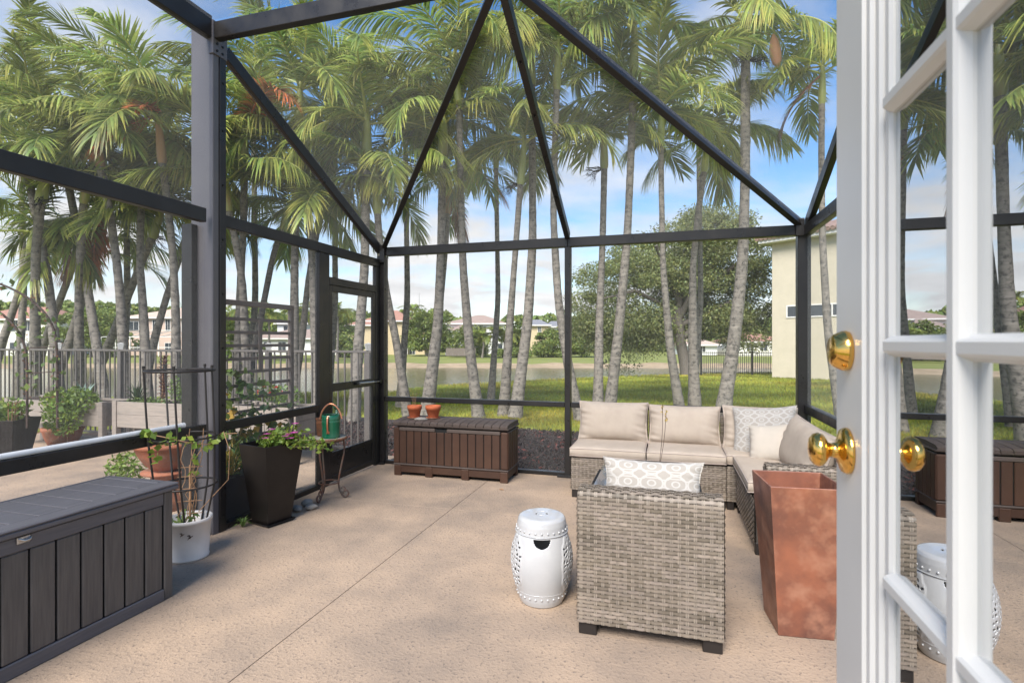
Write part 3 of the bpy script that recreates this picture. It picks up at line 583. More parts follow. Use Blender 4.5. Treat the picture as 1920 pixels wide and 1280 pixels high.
# ------------------------------------------------------------------ ceramic drum stool
def stool():
    t = thing('garden_stool', 'glossy white ceramic drum stool with pierced medallions beside the armchair', 'stool', (-.655, 2.84, 0), R(-77))
    H = .46; prof = [(.108, 0), (.118, .004), (.128, .03), (.138, .07)]+[(.138+.028*math.sin(math.pi*k/16)**.9, .075+(H-.16)*k/16) for k in range(1, 16)]+[(.138, H-.085), (.134, H-.04), (.128, H-.015), (.120, H-.004), (.108, H), (.06, H+.003), (.0015, H+.004)]
    pr = np.array(prof); L = np.concatenate([[0], np.cumsum(np.linalg.norm(np.diff(pr, axis=0), axis=1))]); nz, na = 190, 300; s = np.linspace(0, L[-1], nz); rr = np.interp(s, L, pr[:, 0]); zz = np.interp(s, L, pr[:, 1]); aa = np.arange(na)/na*2*math.pi
    rg = np.random.default_rng(5); holes = []
    while len(holes) < 46:
        x, y = rg.uniform(-.068, .068), rg.uniform(-.145, .145)
        if (x/.066)**2+(y/.14)**2 > .86 or any((x-h[0])**2+(y-h[1])**2 < .0185**2 for h in holes): continue
        holes.append((x, y, rg.uniform(.007, .0115), rg.uniform(.0045, .0075), rg.random()*3.14))
    A, Z = np.meshgrid(aa, zz); Rr = np.repeat(rr[:, None], na, 1); rm = np.zeros_like(A, bool)
    for c0 in (R(64), R(-64)):
        da = (A-c0+math.pi) % (2*math.pi)-math.pi; x = da*Rr; y = Z-.225; el = (x/.072)**2+(y/.152)**2; scal = 1+.06*np.cos(10*np.arctan2(y/.15, x/.07))
        side = Z < H-.06; Rr = Rr+np.where((el < scal) & side, .004*np.clip((scal-el)*8, 0, 1), 0)
        for hx, hy, a, b, th in holes:
            u = (x-hx)*math.cos(th)+(y-hy)*math.sin(th); v = -(x-hx)*math.sin(th)+(y-hy)*math.cos(th); rm |= ((u/a)**2+(v/b)**2 < 1) & side & (el < 1)
    da = (A+math.pi) % (2*math.pi)-math.pi; x = da*Rr; y = Z-.366; rm |= (x**2+(y*1.05)**2 < .046**2) & (y < 0) & (Z < H-.05)
    X, Yy = Rr*np.cos(A), Rr*np.sin(A); top = (Z > H-.001) & (Rr < .075)
    for cx, cy, a, b in ((.036, 0, .006, .016), (-.036, 0, .006, .016), (0, .03, .017, .005), (0, -.03, .017, .005), (0, 0, .008, .004)): rm |= top & (((X-cx)/a)**2+((Yy-cy)/b)**2 < 1)
    v = np.stack([X, Yy, Z], -1).reshape(-1, 3); i = np.arange(nz-1)[:, None]*na; j = np.arange(na)[None]; f = np.stack([i+j, i+(j+1) % na, i+na+(j+1) % na, i+na+j], -1).reshape(-1, 4); f = f[~rm[:-1].reshape(-1)]
    o = link('drum', fastmesh('drum', v, f, smooth=True), 'ceramic', t); md = o.modifiers.new('thick', 'SOLIDIFY'); md.thickness = .007; md.offset = -1
    for z, r, nn in ((H-.063, .137, 26), (.052, .134, 26)):
        mb = MB()
        for k in range(nn):
            a = 2*math.pi*k/nn; c = Vector((r*math.cos(a), r*math.sin(a), z)); mb.lathe([(.006*math.cos(q), .006*math.sin(q)) for q in np.linspace(-1.5, 1.5, 5)], 8, c)
        mb.build('stud_ring', 'ceramic', t, kind='stuff')
        MB().tube([((r+.004)*math.cos(a), (r+.004)*math.sin(a), z+(-.018 if z > .2 else .022)) for a in np.linspace(0, 2*math.pi, 48, endpoint=False)], .0028, 6, closed=True).build('band', 'ceramic', t)
stool()
# ------------------------------------------------------------------ tapered square pots
def square_pot(name, b, r, h, t, mat, parent, floor=.03, bev=.0):
    mb = MB(); B, Rm = b/2, r/2
    def ring(s, z): return [(-s, -s, z), (s, -s, z), (s, s, z), (-s, s, z)]
    zi = h*.55; si = B+(Rm-B)*(zi/h)-t
    rings = [ring(B-.004, 0), ring(B, .004), ring(Rm-.002, h-.003), ring(Rm-.004, h), ring(Rm-t+.002, h), ring(Rm-t, h-.003), ring(si, zi)]
    for a, c in zip(rings[:-1], rings[1:]):
        for k in range(4): mb.quad(a[k], a[(k+1) % 4], c[(k+1) % 4], c[k])
    mb.quad(*ring(B-.004, 0)[::-1]); mb.quad(*ring(si, zi)); return mb.build(name, mat, parent)
cp = thing('tall_planter', 'tall empty square copper coloured planter beside the white door', 'planter', (.62, 2.925, 0), R(5.6)); square_pot('pot', .243, .342, .72, .010, 'copper_pot', cp)
def leaf_blob(n, c, s, size, **kw):
    p = rng.normal(size=(n, 3)); p = unit(p)*(rng.random((n, 1))**.45); return p*np.array(s)+np.array(c)
bp_ = thing('flowering_planter', 'tall tapered black planter with trailing pink flowered plant and saucer', 'planter', (-2.952, 3.465, 0), R(-14.5))
square_pot('pot', .20, .335, .60, .008, 'black_pot', bp_).location.z = .018; square_pot('saucer', .22, .255, .022, .008, 'black_pot', bp_)
MB().box((-.155, -.155, .55), (.155, .155, .575), .003).build('soil', 'soil', bp_)
def vinca():
    pos = []; st = MB()
    for k in range(46):
        a = random.random()*6.28; r = .05+.17*random.random(); tip = Vector((math.cos(a)*r*1.1+.10, math.sin(a)*r*.8+.05, .60+.13*random.random()-max(0, r-.13)*.4)); b = Vector((math.cos(a)*.08, math.sin(a)*.08, .575))
        if k % 4 == 0: tip += Vector((.16, .10, -.05))
        mid = b.lerp(tip, .5)+Vector((0, 0, .04)); pts = [b.lerp(mid, t).lerp(mid.lerp(tip, t), t) for t in np.linspace(0, 1, 6)]; st.tube(pts, .0022, 4, cap=False)
        for q in pts[2:]:
            for _ in range(5): pos.append(q+Vector((random.gauss(0, .014), random.gauss(0, .014), random.gauss(0, .010))))
        if k % 4 == 1: fl.append(tip+V(0, 0, .015))
    st.build('stems', 'stem', bp_, kind='stuff'); pos = np.array(pos); link('foliage', leaf_mesh('foliage', pos, np.full(len(pos), .046), tones(len(pos), .6, 1.5, .35), aspect=.5), 'leaf_bright', bp_, kind='stuff')
    for p in fl:
        mb = MB()
        for k in range(5):
            a = k*1.2566; d = Vector((math.cos(a), math.sin(a), .15)); q = Vector((-math.sin(a), math.cos(a), 0)); mb.quad(p, p+d*.017+q*.014, p+d*.032, p+d*.017-q*.014)
        mb.T = None; mb.build('flower', 'petal_pink', bp_, loc=(0, 0, .012))
fl = []; vinca()
# wrought iron stand
PS = thing('plant_stand', 'rusty wrought iron stand with round slate top and scroll feet', 'stand', (-2.885, 4.10, 0))
MB().lathe([(.001, .535), (.138, .535), (.146, .541), (.148, .552), (.146, .556), (.001, .556)], 40).build('top', 'slate', PS); MB().tube([(.150*math.cos(a), .150*math.sin(a), .543) for a in np.linspace(0, 6.2832, 40, endpoint=False)], .011, 8, closed=True).build('rim', 'rust', PS)
for k in range(3):
    a = R(30+120*k); d = Vector((math.cos(a), math.sin(a), 0))
    prof = [(.125, .535), (.133, .47), (.128, .40), (.108, .30), (.088, .20), (.082, .13), (.092, .075), (.115, .03), (.14, .012)]+[(.14+.035*math.sin(t)*(1-t/9), .047-.035*math.cos(t)*(1-t/9)) for t in np.linspace(.3, 5.2, 14)]
    MB().tube([d*r+Vector((0, 0, z)) for r, z in prof], .008, 6).build('leg', 'iron', PS)
    prof2 = [(.092, .085), (.10, .065)]+[(.118+.028*math.sin(t)*(1-t/8), .085-.03*math.cos(t)*(1-t/8)) for t in np.linspace(.0, 4.6, 10)]; MB().tube([d*r+Vector((0, 0, z)) for r, z in prof2], .006, 6).build('scroll', 'iron', PS)
MB().tube([(.084*math.cos(a), .084*math.sin(a), .15) for a in np.linspace(0, 6.2832, 28, endpoint=False)], .006, 6, closed=True).build('ring_brace', 'iron', PS); MB().tube([(.118*math.cos(a), .118*math.sin(a), .52) for a in np.linspace(0, 6.2832, 28, endpoint=False)], .005, 6, closed=True).build('ring_brace', 'iron', PS)
rc = thing('rusty_pot', 'small rusty brown metal pot with flared rim on the stand', 'pot', (-2.965, 4.125, .557)); MB().lathe([(.001, 0), (.046, 0), (.050, .01), (.056, .11), (.060, .118), (.052, .135), (.060, .15), (.062, .158), (.055, .158), (.050, .14), (.045, .05), (.001, .05)], 28).build('body', 'rust', rc)
wc = thing('watering_can', 'green enamel watering can with copper handle on the stand', 'watering can', (-2.835, 4.06, .557), R(-73))
MB().lathe([(.001, .004), (.072, .004), (.075, 0), (.077, .006), (.075, .012), (.076, .10), (.0785, .135), (.0785, .15), (.0765, .155), (.0785, .16), (.0785, .172), (.076, .178), (.079, .20), (.075, .202), (.070, .198), (.070, .05), (.001, .03)], 36).build('body', 'green_enamel', wc)
MB().add([(.0765*math.cos(a), .0765*math.sin(a), .203) for a in np.linspace(R(60), R(300), 20)]+[(0, .06, .215), (0, -.06, .215)], [tuple(range(20))]).build('hood', 'green_enamel', wc)
hd = [Vector((0, -.079, .165)).lerp(Vector((0, .079, .165)), t)+Vector((0, (t-.5)*.03, .13*math.sin(math.pi*t)**.6)) for t in np.linspace(0, 1, 18)]; MB().tube(hd, .0085, 8).build('handle', 'copper_bright', wc)
st_ = [(-.08, 0, .06), (-.093, 0, .075), (-.10, 0, .12), (-.095, 0, .17), (-.080, 0, .195)]
MB().tube([(p[0]*-1, p[1], p[2]) for p in st_], .008, 8).build('back_handle', 'copper_bright', wc); MB().box((.076, -.012, .045), (.082, .012, .066), .002).build('rivet_plate', 'copper_bright', wc)
MB().tube([(-.07, 0, .05), (-.11, 0, .10), (-.15, 0, .19), (-.165, 0, .225)], [.016, .014, .011, .010], 10).build('spout', 'green_enamel', wc); MB().lathe([(.010, 0), (.032, .022), (.033, .026), (.001, .032)], 20).build('rose', 'green_enamel', wc, loc=(-.165, 0, .222))
# stones on the floor
SGp = 'loose stones on the patio floor'
def stone(label, x, y, s, seed):
    r_ = np.random.default_rng(seed); mb = MB(); n = 16; ph = r_.random(6)*6.28; vs = []; k = 9
    for i in range(k):
        th = math.pi*i/(k-1)
        for j in range(n):
            a = 2*math.pi*j/n; q = 1+.12*math.sin(2*a+ph[0])+.08*math.sin(3*a+ph[1]+th*2)+.05*math.sin(5*a+ph[2]); vs.append((s[0]*q*math.sin(th)*math.cos(a), s[1]*q*math.sin(th)*math.sin(a), s[2]*(1-math.cos(th))*.95))
    mb.add(vs, [(i*n+j, i*n+(j+1) % n, (i+1)*n+(j+1) % n, (i+1)*n+j) for i in range(k-1) for j in range(n)], True); mb.build('stone', 'stone_grey', None, (x, y, 0), (0, 0, ph[3]), label=label, cat='stone', group=SGp)
stone('smooth grey stone touching the black planter saucer', -2.93, 3.735, (.055, .04, .026), 1); stone('pale round stone farthest back, nearest the screen sill', -2.925, 3.86, (.042, .036, .036), 2); stone('pale stone in front of the others, farthest from the planter', -2.845, 3.80, (.048, .038, .026), 3)
# ------------------------------------------------------------------ dark deck box
DB = thing('deck_box', 'charcoal plank textured storage box at the left of the patio', 'storage box', (-2.61, 2.30, 0)); y1 = -1.42
MB().box((-.47, y1, .03), (-.014, -.012, .58), .004).build('body', 'gap_black', DB)
ny = 13; pw = 1.36/ny
for k in range(ny):
    a = -.062-k*pw; MB().box((-.014, a-pw+.008, .066), (-.002, a, .516), .005).build('plank', 'dark_resin', DB)
MB().box((-.02, -.052, 0), (0, 0, .584), .005).build('corner_stile', 'dark_resin', DB); MB().box((-.015, y1, .518), (.002, -.056, .584), .005).build('top_trim', 'dark_resin_h', DB); MB().box((-.015, y1, 0), (.004, -.054, .064), .005).build('bottom_trim', 'dark_resin_h', DB); MB().box((-.47, -.011, 0), (-.021, -.001, .583), .004).build('end_panel', 'dark_resin', DB)
lid = MB().box((-.49, y1, .588), (.022, .02, .612), .005).build('lid', 'dark_resin_h', DB); MB().box((-.075, y1, .6125), (.022, .02, .626), .005).build('lid_border', 'dark_resin_h', lid); MB().box((-.49, y1, .6125), (-.47, .02, .626), .005).build('lid_border', 'dark_resin_h', lid); MB().box((-.468, -.03, .6125), (-.077, .02, .6255), .004).build('lid_border', 'dark_resin_h', lid)
MB().box((-.469, y1+.002, .6122), (-.0765, -.0305, .6128), 0).build('lid_gap_shade', 'gap_black', lid)  # thin black sheet under the planks, puts shade into their gaps
for k in range(12):
    a = -.034-k*.115; MB().box((-.467, a-.1085, .6132), (-.078, a, .6245), .002).build('plank', 'dark_resin_h', lid)
lt = MB(); lt.box((.003, -.74, .552), (.012, -.69, .583), .003); lt.tube([(.012, -.735, .575), (.022, -.72, .565), (.022, -.70, .565), (.012, -.69, .572)], .005, 6); lt.build('latch', 'steel', DB)
# ------------------------------------------------------------------ brown deck box
BB = thing('deck_box', 'brown plank textured storage box in the far corner under two clay pots', 'storage box', (-2.755, 5.03, 0)); bw, bd = 1.255, .40
MB().box((.02, .018, .05), (bw-.02, bd, .50), .004).build('body', 'gap_black', BB)
bs = MB(); bs.box((.012, .010, .035), (bw-.012, bd, .112), .006); BS = bs.build('base', 'brown_resin', BB); MB().box((.0, 0, .112), (bw, bd, .128), .004).build('ledge', 'brown_lid', BB)
for x in (0.005, .36, .76, bw-.085): MB().box((x, .002, 0), (x+.08, .03, .108), .006).build('foot', 'brown_resin', BB)
for x in (0.005, bw-.085): MB().box((x, bd-.06, 0), (x+.08, bd-.004, .108), .006).build('foot', 'brown_resin', BB)
MB().box((.0, .004, .129), (.062, .03, .50), .006).build('corner_stile', 'brown_resin', BB); MB().box((bw-.08, .004, .129), (bw, .03, .50), .012).build('corner_stile', 'brown_resin', BB)
pw = (bw-.142-.006)/13
for k in range(13): MB().box((.066+k*pw, .008, .129), (.066+k*pw+pw-.009, .022, .468), .004).build('plank', 'brown_resin', BB)
MB().box((.065, .002, .470), (.47, .026, .505), .005).build('top_trim', 'brown_lid', BB); MB().box((.60, .002, .470), (bw-.083, .026, .505), .005).build('top_trim', 'brown_lid', BB); MB().box((.472, .012, .455), (.598, .024, .49), .004).build('latch_recess', 'gap_black', BB)
for k in range(5): MB().box((bw-.012, .036+k*.07, .129), (bw-.003, .036+k*.07+.062, .49), .004).build('plank', 'brown_resin', BB)
MB().box((bw-.02, .03, .492), (bw+.002, bd, .507), .004).build('side_trim', 'brown_lid', BB)
BL = MB().box((-.002, -.004, .519), (bw+.004, bd+.004, .538), .005).build('lid', 'brown_lid', BB, rot=(R(0), 0, 0)); lw = (bw-.0)/15
for k in range(15):
    T = MB(); x = k*lw; a, c = x+.002, x+lw-.004; T.add([(a, -.010, .530), (c, -.010, .530), (c, -.012, .556), (a, -.012, .556), (a, .02, .572), (c, .02, .572), (c, bd*.5, .584), (a, bd*.5, .584), (c, bd, .578), (a, bd, .578), (c, bd, .53), (a, bd, .53)], [(0, 1, 2, 3), (3, 2, 5, 4), (4, 5, 6, 7), (7, 6, 8, 9), (9, 8, 10, 11), (0, 3, 4, 7, 9, 11), (1, 10, 8, 6, 5, 2)]); T.build('plank', 'brown_lid', BL)
MB().box((.03, .03, .507), (bw-.03, bd-.02, .5185), 0).build('gasket', 'gap_black', BB)
def clay_pot(label, x, y, z, s, tip):
    t = thing('clay_pot', label, 'pot', (x, y, z), 0, 'orange clay pots on the brown storage box'); MB().lathe([(.001, 0), (.062, 0), (.074, .006), (.078, .014), (.072, .014), (.06, .008), (.001, .006)], 28).build('saucer', 'terracotta_old', t)
    MB().lathe([(.001, .010), (.050, .010), (.053, .014), (.072*s, .095), (.078*s, .096), (.081*s, .135), (.077*s, .138), (.072*s, .136), (.068*s, .09), (.001, .09)], 32).build('pot', 'terracotta', t); MB().lathe([(.068*s, .105), (.001, .108)], 20).build('soil', 'soil', t)
    if tip:
        for k in range(4): MB().tube([(.01*k-.015, 0, .10), (.012*k-.03, .01, .18), (.02*k-.045, .02, .24+.03*(k % 2))], .0015, 4).build('dry_stem', 'stem_dry', t)
clay_pot('orange clay pot with dry twigs, left on the brown box', -2.60, 5.21, .578, .97, True); clay_pot('orange clay pot without twigs, right on the brown box', -2.395, 5.235, .58, 1.03, False)
gl = MB(); n = 14
gl.lathe([(.001, .03), (.03, .028), (.055, .012), (.062, .0), (.001, 0)], 12); gl.build('garden_glove', 'stone_grey', None, (-2.49, 5.14, .578), (0, 0, .3), label='crumpled grey cloth lying between the clay pots on the brown box', cat='cloth').scale = (1.25, .6, .8)
# fallen leaf
mb = MB(); mb.add([(-.035, 0, .001), (0, .016, .010), (.04, .0, .003), (0, -.014, .006)], [(0, 1, 2), (0, 2, 3)]); mb.build('fallen_leaf', 'stem_dry', None, gnd(940, 918)[:2]+(.002,), (0, 0, -.6), label='single dry leaf lying on the floor right of the brown box', cat='leaf')
# ------------------------------------------------------------------ white pot with black cage and vine
WP = thing('caged_planter', 'white pot with tall black wire plant cage beside the charcoal box', 'planter', (-2.99, 2.75, 0))
MB().lathe([(.001, .002), (.108, .002), (.116, .0), (.119, .012), (.116, .016), (.128, .235), (.137, .238), (.138, .258), (.133, .262), (.126, .258), (.120, .20), (.001, .20)], 40).build('pot', 'white_pot', WP); MB().lathe([(.121, .19), (.001, .20)], 24).build('soil', 'soil', WP)
RG = {1.21: .200, .78: .195, .47: .175}
top = Vector((-.07, .0, 0))
def cagept(k, z): a = R(20+72*k); r = float(np.interp(z, [.18, .47, .78, 1.21], [.098, .175, .195, .200])); return Vector((math.cos(a)*r, math.sin(a)*r, z))+top*float(np.interp(z, [.2, 1.2], [0, 1]))
for k in range(5):
    zs = [.17, .3, .47, .6, .78, 1.0, 1.225]; MB().tube([cagept(k, z) for z in zs], .0062, 8).build('cage_rod', 'leg_black', WP)
    MB().tube([cagept(k, 1.226), cagept(k, 1.245)], .009, 8).build('cap', 'leg_black', WP)
for z, r in RG.items(): MB().tube([Vector((math.cos(a)*r, math.sin(a)*r, z))+top*float(np.interp(z, [.2, 1.2], [0, 1])) for a in np.linspace(0, 6.2832, 40, endpoint=False)], .0075 if z > 1 else .0065, 8, closed=True).build('cage_ring', 'leg_black', WP)
MB().box((.01, -.01, .18), (.022, .002, .60), .002).build('stake', 'stem_dry', WP)
for z in (.28, .36, .44, .52, .58): MB().tube([(-.06, -.03, z), (.09, .02, z+.01)], .0028, 5).build('stake_rung', 'stem_dry', WP)
vp = []; vm = MB()
for k in range(7):
    a = random.random()*6.28; p = [Vector((math.cos(a)*.04, math.sin(a)*.04, .2))]
    for q in range(9): p.append(p[-1]+Vector((random.gauss(0.002, .026), random.gauss(0, .026), .055+.02*random.random())))
    if k < 5: vm.tube(p, .0028, 5, cap=False)
vine = [Vector((math.cos(a)*r, math.sin(a)*r, z)) for a, r, z in zip(np.linspace(-2.6, .9, 26), np.full(26, .20), .78+.04*np.sin(np.linspace(0, 6, 26)))]
vine = [v+top*.55 for v in vine]; vm.tube(vine, .003, 5, cap=False); vm.tube([vine[-1], vine[-1]+V(.06, -.02, .03), vine[-1]+V(.09, .0, -.10), vine[-1]+V(.06, .02, -.3), V(.08, 0, .3)], .003, 5, cap=False); vm.tube([vine[-1]+V(.05, 0, .01), vine[-1]+V(.15, 0, .02)], .003, 5); vm.build('vine_stem', 'stem_dry', WP, kind='stuff')
q = [v+V(random.gauss(0, .02), random.gauss(0, .02), random.gauss(0, .02)) for v in vine for _ in range(2)]+[V(.06+random.gauss(0, .015), random.gauss(0, .02), z) for z in (.66, .65, .62, .56, .55, .54)]+[V(-.12+random.gauss(0, .04), -.15+random.gauss(0, .02), .70+random.gauss(0, .03)) for _ in range(8)]
link('vine_leaves', leaf_mesh('vine_leaves', np.array(q), np.full(len(q), .05), tones(len(q), .7, 1.6, .3), aspect=.75), 'leaf_bright', WP, kind='stuff'); p = leaf_blob(46, (0, -.03, .25), (.09, .08, .06), 1); link('small_leaves', leaf_mesh('small_leaves', p, np.full(46, .045), tones(46, .6, 1.4, .3), aspect=.4), 'leaf_mid', WP, kind='stuff')
for (dx, z) in ((.02, .165), (.05, .145)): pass
def bird(dx, z, s):
    mb = MB(); mb.T = Matrix.Translation((0, 0, 0)); a = R(-52)+dx; r = .1265+.002; c = Vector((math.cos(a)*r, math.sin(a)*r, z)); tx = Vector((-math.sin(a), math.cos(a), 0)); mb.T = None
    P = lambda u, v: c+tx*u*s+Vector((0, 0, v*s))
    for poly in ([(-.9, .5), (0, .15), (.2, .5), (-.3, .8)], [(0, .15), (.9, .4), (.5, -.1)], [(-.4, .1), (.4, .2), (.1, -.5), (-.3, -.4)], [(-.5, -.1), (-.3, -.4), (-.7, -1.0)]): mb.quad(*[P(*q) for q in poly])
    mb.build('painted_motif', 'stem_dark', WP)
bird(-.12, .185, .016); bird(.22, .165, .02)
# ------------------------------------------------------------------ white french door, open outwards
pm('door_white', (.66, .65, .625), (.62, .61, .585), rough=.35, scale=3, spec=.5); pm('brass', (.85, .52, .14), (.74, .43, .11), rough=.13, metal=1, scale=10)
FD = thing('french_door', 'white glazed french door standing open at the right edge', 'door', (.262, .21, .17)); DW, DH, DT = .76, 2.03, .044; gy0, gy1, gz0, gz1 = .115, .585, .30, 1.85
MB().box((0, gy1+.0545, 0), (DT, DW, DH), .003).build('stile', 'door_white', FD); MB().box((0, 0, 0), (DT, gy0-.001, DH), .003).build('stile', 'door_white', FD)
MB().box((0, gy0, gz1), (DT, gy1+.054, DH), .003).build('rail', 'door_white', FD); MB().box((0, gy0, 0), (DT, gy1+.054, gz0-.07), .003).build('rail', 'door_white', FD)
# stepped bead round the glazing
bz0, bz1 = gz0-.07, gz1
for (a, c, dx) in ((gy1+.036, gy1+.054, .004), (gy1+.018, gy1+.0355, .009), (gy1, gy1+.0175, .014)):
    MB().box((dx, a, bz0+.001), (DT-dx, c, bz1-.001), .004).build('glazing_bead', 'door_white', FD)
def muntin(p0, p1, vert):
    mb = MB(); n = Vector((1, 0, 0)); d = (Vector(p1)-Vector(p0)).normalized(); sd = d.cross(n); pr = [(.006, -.007), (.009, -.011), (.014, -.014), (.0175, -.0165), (.0265, -.0165), (.030, -.014), (.035, -.011), (.038, -.007), (.038, .007), (.035, .011), (.030, .014), (.0265, .0165), (.0175, .0165), (.014, .014), (.009, .011), (.006, .007)]
    k = len(pr); g2 = 1.1 if vert else 1.0; vs = [Vector(p)+n*(.022+(x-.022)*g2)+sd*y*(.86 if vert else .8) for p in (p0, p1) for x, y in pr]; mb.add(vs, [(j, (j+1) % k, k+(j+1) % k, k+j) for j in range(k)]); mb.build('muntin', 'door_white', FD)
ys = [gy0+(gy1-gy0)*k/3 for k in range(4)]; ys = [gy0, .235, .412, gy1]; zs = [bz0, .31, .615, .92, 1.224, 1.537, bz1]
for y in ys[1:3]: muntin((0, y, bz0), (0, y, bz1), True)
for z in zs[1:-1]: muntin((0, gy0, z), (0, gy1, z), False)
for i in range(3):
    for j in range(6): MB().box((.0205, ys[i]+.001, zs[j]+.001), (.0235, ys[i+1]-.001, zs[j+1]-.001), 0).build('pane', 'coated_glass', FD)
def knobset(z, bolt):
    y = .70
    if bolt:
        for s in (-1, 1):
            pr = [(.029, 0), (.0305, .004), (.030, .008), (.024, .020), (.020, .0235), (.001, .0245)]; mb = MB(); mb.lathe(pr, 32); mb.build('deadbolt', 'brass', FD, loc=(-.0005 if s < 0 else DT+.0005, y, z), rot=(0, R(90*s), 0))
    else:
        for s in (-1, 1):
            pr = [(.034, 0), (.035, .003), (.032, .008), (.022, .012), (.012, .015), (.0105, .022), (.012, .027), (.018, .030), (.0235, .034), (.0255, .040), (.0235, .046), (.018, .0505), (.009, .0525), (.001, .053)]; mb = MB(); mb.lathe(pr, 32); mb.build('knob', 'brass', FD, loc=(-.0005 if s < 0 else DT+.0005, y, z), rot=(0, R(90*s), 0))
knobset(1.236-.17, False); knobset(1.386-.17, True)
for z in (.25, 1.0, 1.8): MB().tube([(DT+.004, -.004, z-.05), (DT+.004, -.004, z+.05)], .007, 8).build('hinge', 'brass', FD)
MB().box((-1.5, -1.5, .001), (1.15, .20, .165), .006).build('doorstep', 'concrete', kind='structure')
DF = thing('door_frame', 'white door frame that carries the open french door', 'door frame', (0, .10, .166))
for x in (.312, -1.44): MB().box((x, 0, 0), (x+.05, .09, 2.06), .004).build('jamb', 'door_white', DF)
MB().box((-1.389, 0, 2.045), (.311, .09, 2.10), .004).build('head', 'door_white', DF)
# ------------------------------------------------------------------ palms
pm('trunk', (.265, .237, .20), (.15, .133, .112), rough=.85, scale=2.2, detail=7, stretch=(1.2, 1.2, 9), bump=.7, bscale=2.6, bdist=.02, c3=(.07, .064, .055), s3=15, p3=(.50, .66), raw3=True)
pm('trunk_ring', (.27, .235, .195), rough=.85)
pm('crownshaft', (.34, .36, .10), (.26, .30, .09), rough=.42, scale=1.5, stretch=(6, 6, 1), c3=(.40, .27, .13), s3=1.0, p3=(.55, .8))
pm('crownshaft_tan', (.46, .25, .11), (.34, .22, .12), rough=.5, scale=2, stretch=(6, 6, 1))
pm('frond', (.255, .33, .085), rough=.38, attr=True, trans=.45, objvar=.28, spec=.5)
pm('frond_dead', (.20, .10, .05), rough=.7, attr=True, trans=.25); pm('frond_rust', (.38, .14, .05), rough=.7, attr=True, trans=.3)
pm('rachis', (.27, .29, .09), rough=.5); pm('blossom', (.55, .46, .16), rough=.7, attr=True); pm('spathe', (.62, .30, .18), rough=.6)
def frond_mesh(name, el, bend, L, nl, seed, ll=.62, wd=.034, droop=1.0, vee=.25, twist=0.0):
    """leaf springing at elevation el (degrees), arching over by bend; leaflets are real blades"""
    r_ = np.random.default_rng(seed); m = 24; t = np.linspace(0, 1, m); e = np.radians(el-bend*t**1.35); sidew = np.radians(twist)*t**1.5
    dx = np.cos(e)*np.cos(sidew); dy = np.cos(e)*np.sin(sidew); dz = np.sin(e); step = L/(m-1)
    C = np.stack([np.cumsum(dx), np.cumsum(dy), np.cumsum(dz)], 1)*step; C -= C[0]; T = np.stack([dx, dy, dz], 1)
    s = np.linspace(.10, .995, nl); s = np.clip(s+r_.normal(size=nl)*.004, .08, 1); Vv = []; F = []; To = []; n0 = 0
    for side in (-1, 1):
        P = np.stack([np.interp(s, t, C[:, i]) for i in range(3)], 1); Tt = unit(np.stack([np.interp(s, t, T[:, i]) for i in range(3)], 1))
        B = unit(np.cross(Tt, np.array([0, 0, 1.0])+1e-4)); N = np.cross(B, Tt)
        phi = np.radians(62-38*s+r_.normal(size=nl)*5); lift = vee+r_.normal(size=nl)*.12
        D = unit(Tt*np.cos(phi)[:, None]+B*side*np.sin(phi)[:, None]+N*lift[:, None])
        ln = ll*(.55+1.5*s-1.62*s**2)*(.9+.2*r_.random(nl)); ln = np.maximum(ln, .14); wv = wd*(.75+.5*r_.random(nl)); k = 5; f = np.linspace(0, 1, k)
        pts = []
        for q in f:
            g = droop*(.10+.42*r_.random())*0+droop*.42
            pts.append(P+D*(ln*q)[:, None]-np.array([0, 0, 1])*(g*ln*q**2*(.8+.5*np.sin(s*9+seed)))[:, None])
        pts = np.stack(pts, 1); W = unit(np.cross(D, N))*wv[:, None]; prof = [.35, 1, .9, .55, .04]
        tw = np.stack([W*(prof[i]*.5) for i in range(k)], 1); nv = np.stack([pts-tw, pts+tw], 2).reshape(nl, k*2, 3); Vv.append(nv.reshape(-1, 3))
        i = n0+np.arange(nl)[:, None]*k*2+np.arange(k-1)[None]*2; F.append(np.stack([i, i+1, i+3, i+2], -1).reshape(-1, 4)); n0 += nl*k*2
        tb_ = (.62+.75*r_.random((nl, 1)))*np.array([[.85, .95, 1.08, 1.3]]); yl = (.85+.32*r_.random((nl, 1)))*np.array([[.92, 1, 1.06, 1.18]]); To.append(np.stack([tb_*yl, tb_, tb_*.9], -1).reshape(-1, 3))
    # rachis: four sided, tapering
    rr = .022*(1-t)**.8+.003; A = C; Bv = unit(np.cross(T, np.array([0, 0, 1.0])+1e-4)); Nv = np.cross(Bv, T)
    ring = np.stack([A+Bv*rr[:, None], A+Nv*rr[:, None]*.8, A-Bv*rr[:, None], A-Nv*rr[:, None]*.8], 1).reshape(-1, 3); Vv.append(ring)
    i = n0+np.arange(m-1)[:, None]*4; j = np.arange(4)[None]; F.append(np.stack([i+j, i+(j+1) % 4, i+4+(j+1) % 4, i+4+j], -1).reshape(-1, 4)); To.append(np.full(((m-1)*4, 3), 1.0)*np.array([2.2, 1.75, 2.0]))
    return fastmesh(name, np.concatenate(Vv), np.concatenate(F), np.concatenate(To))
FR = {}
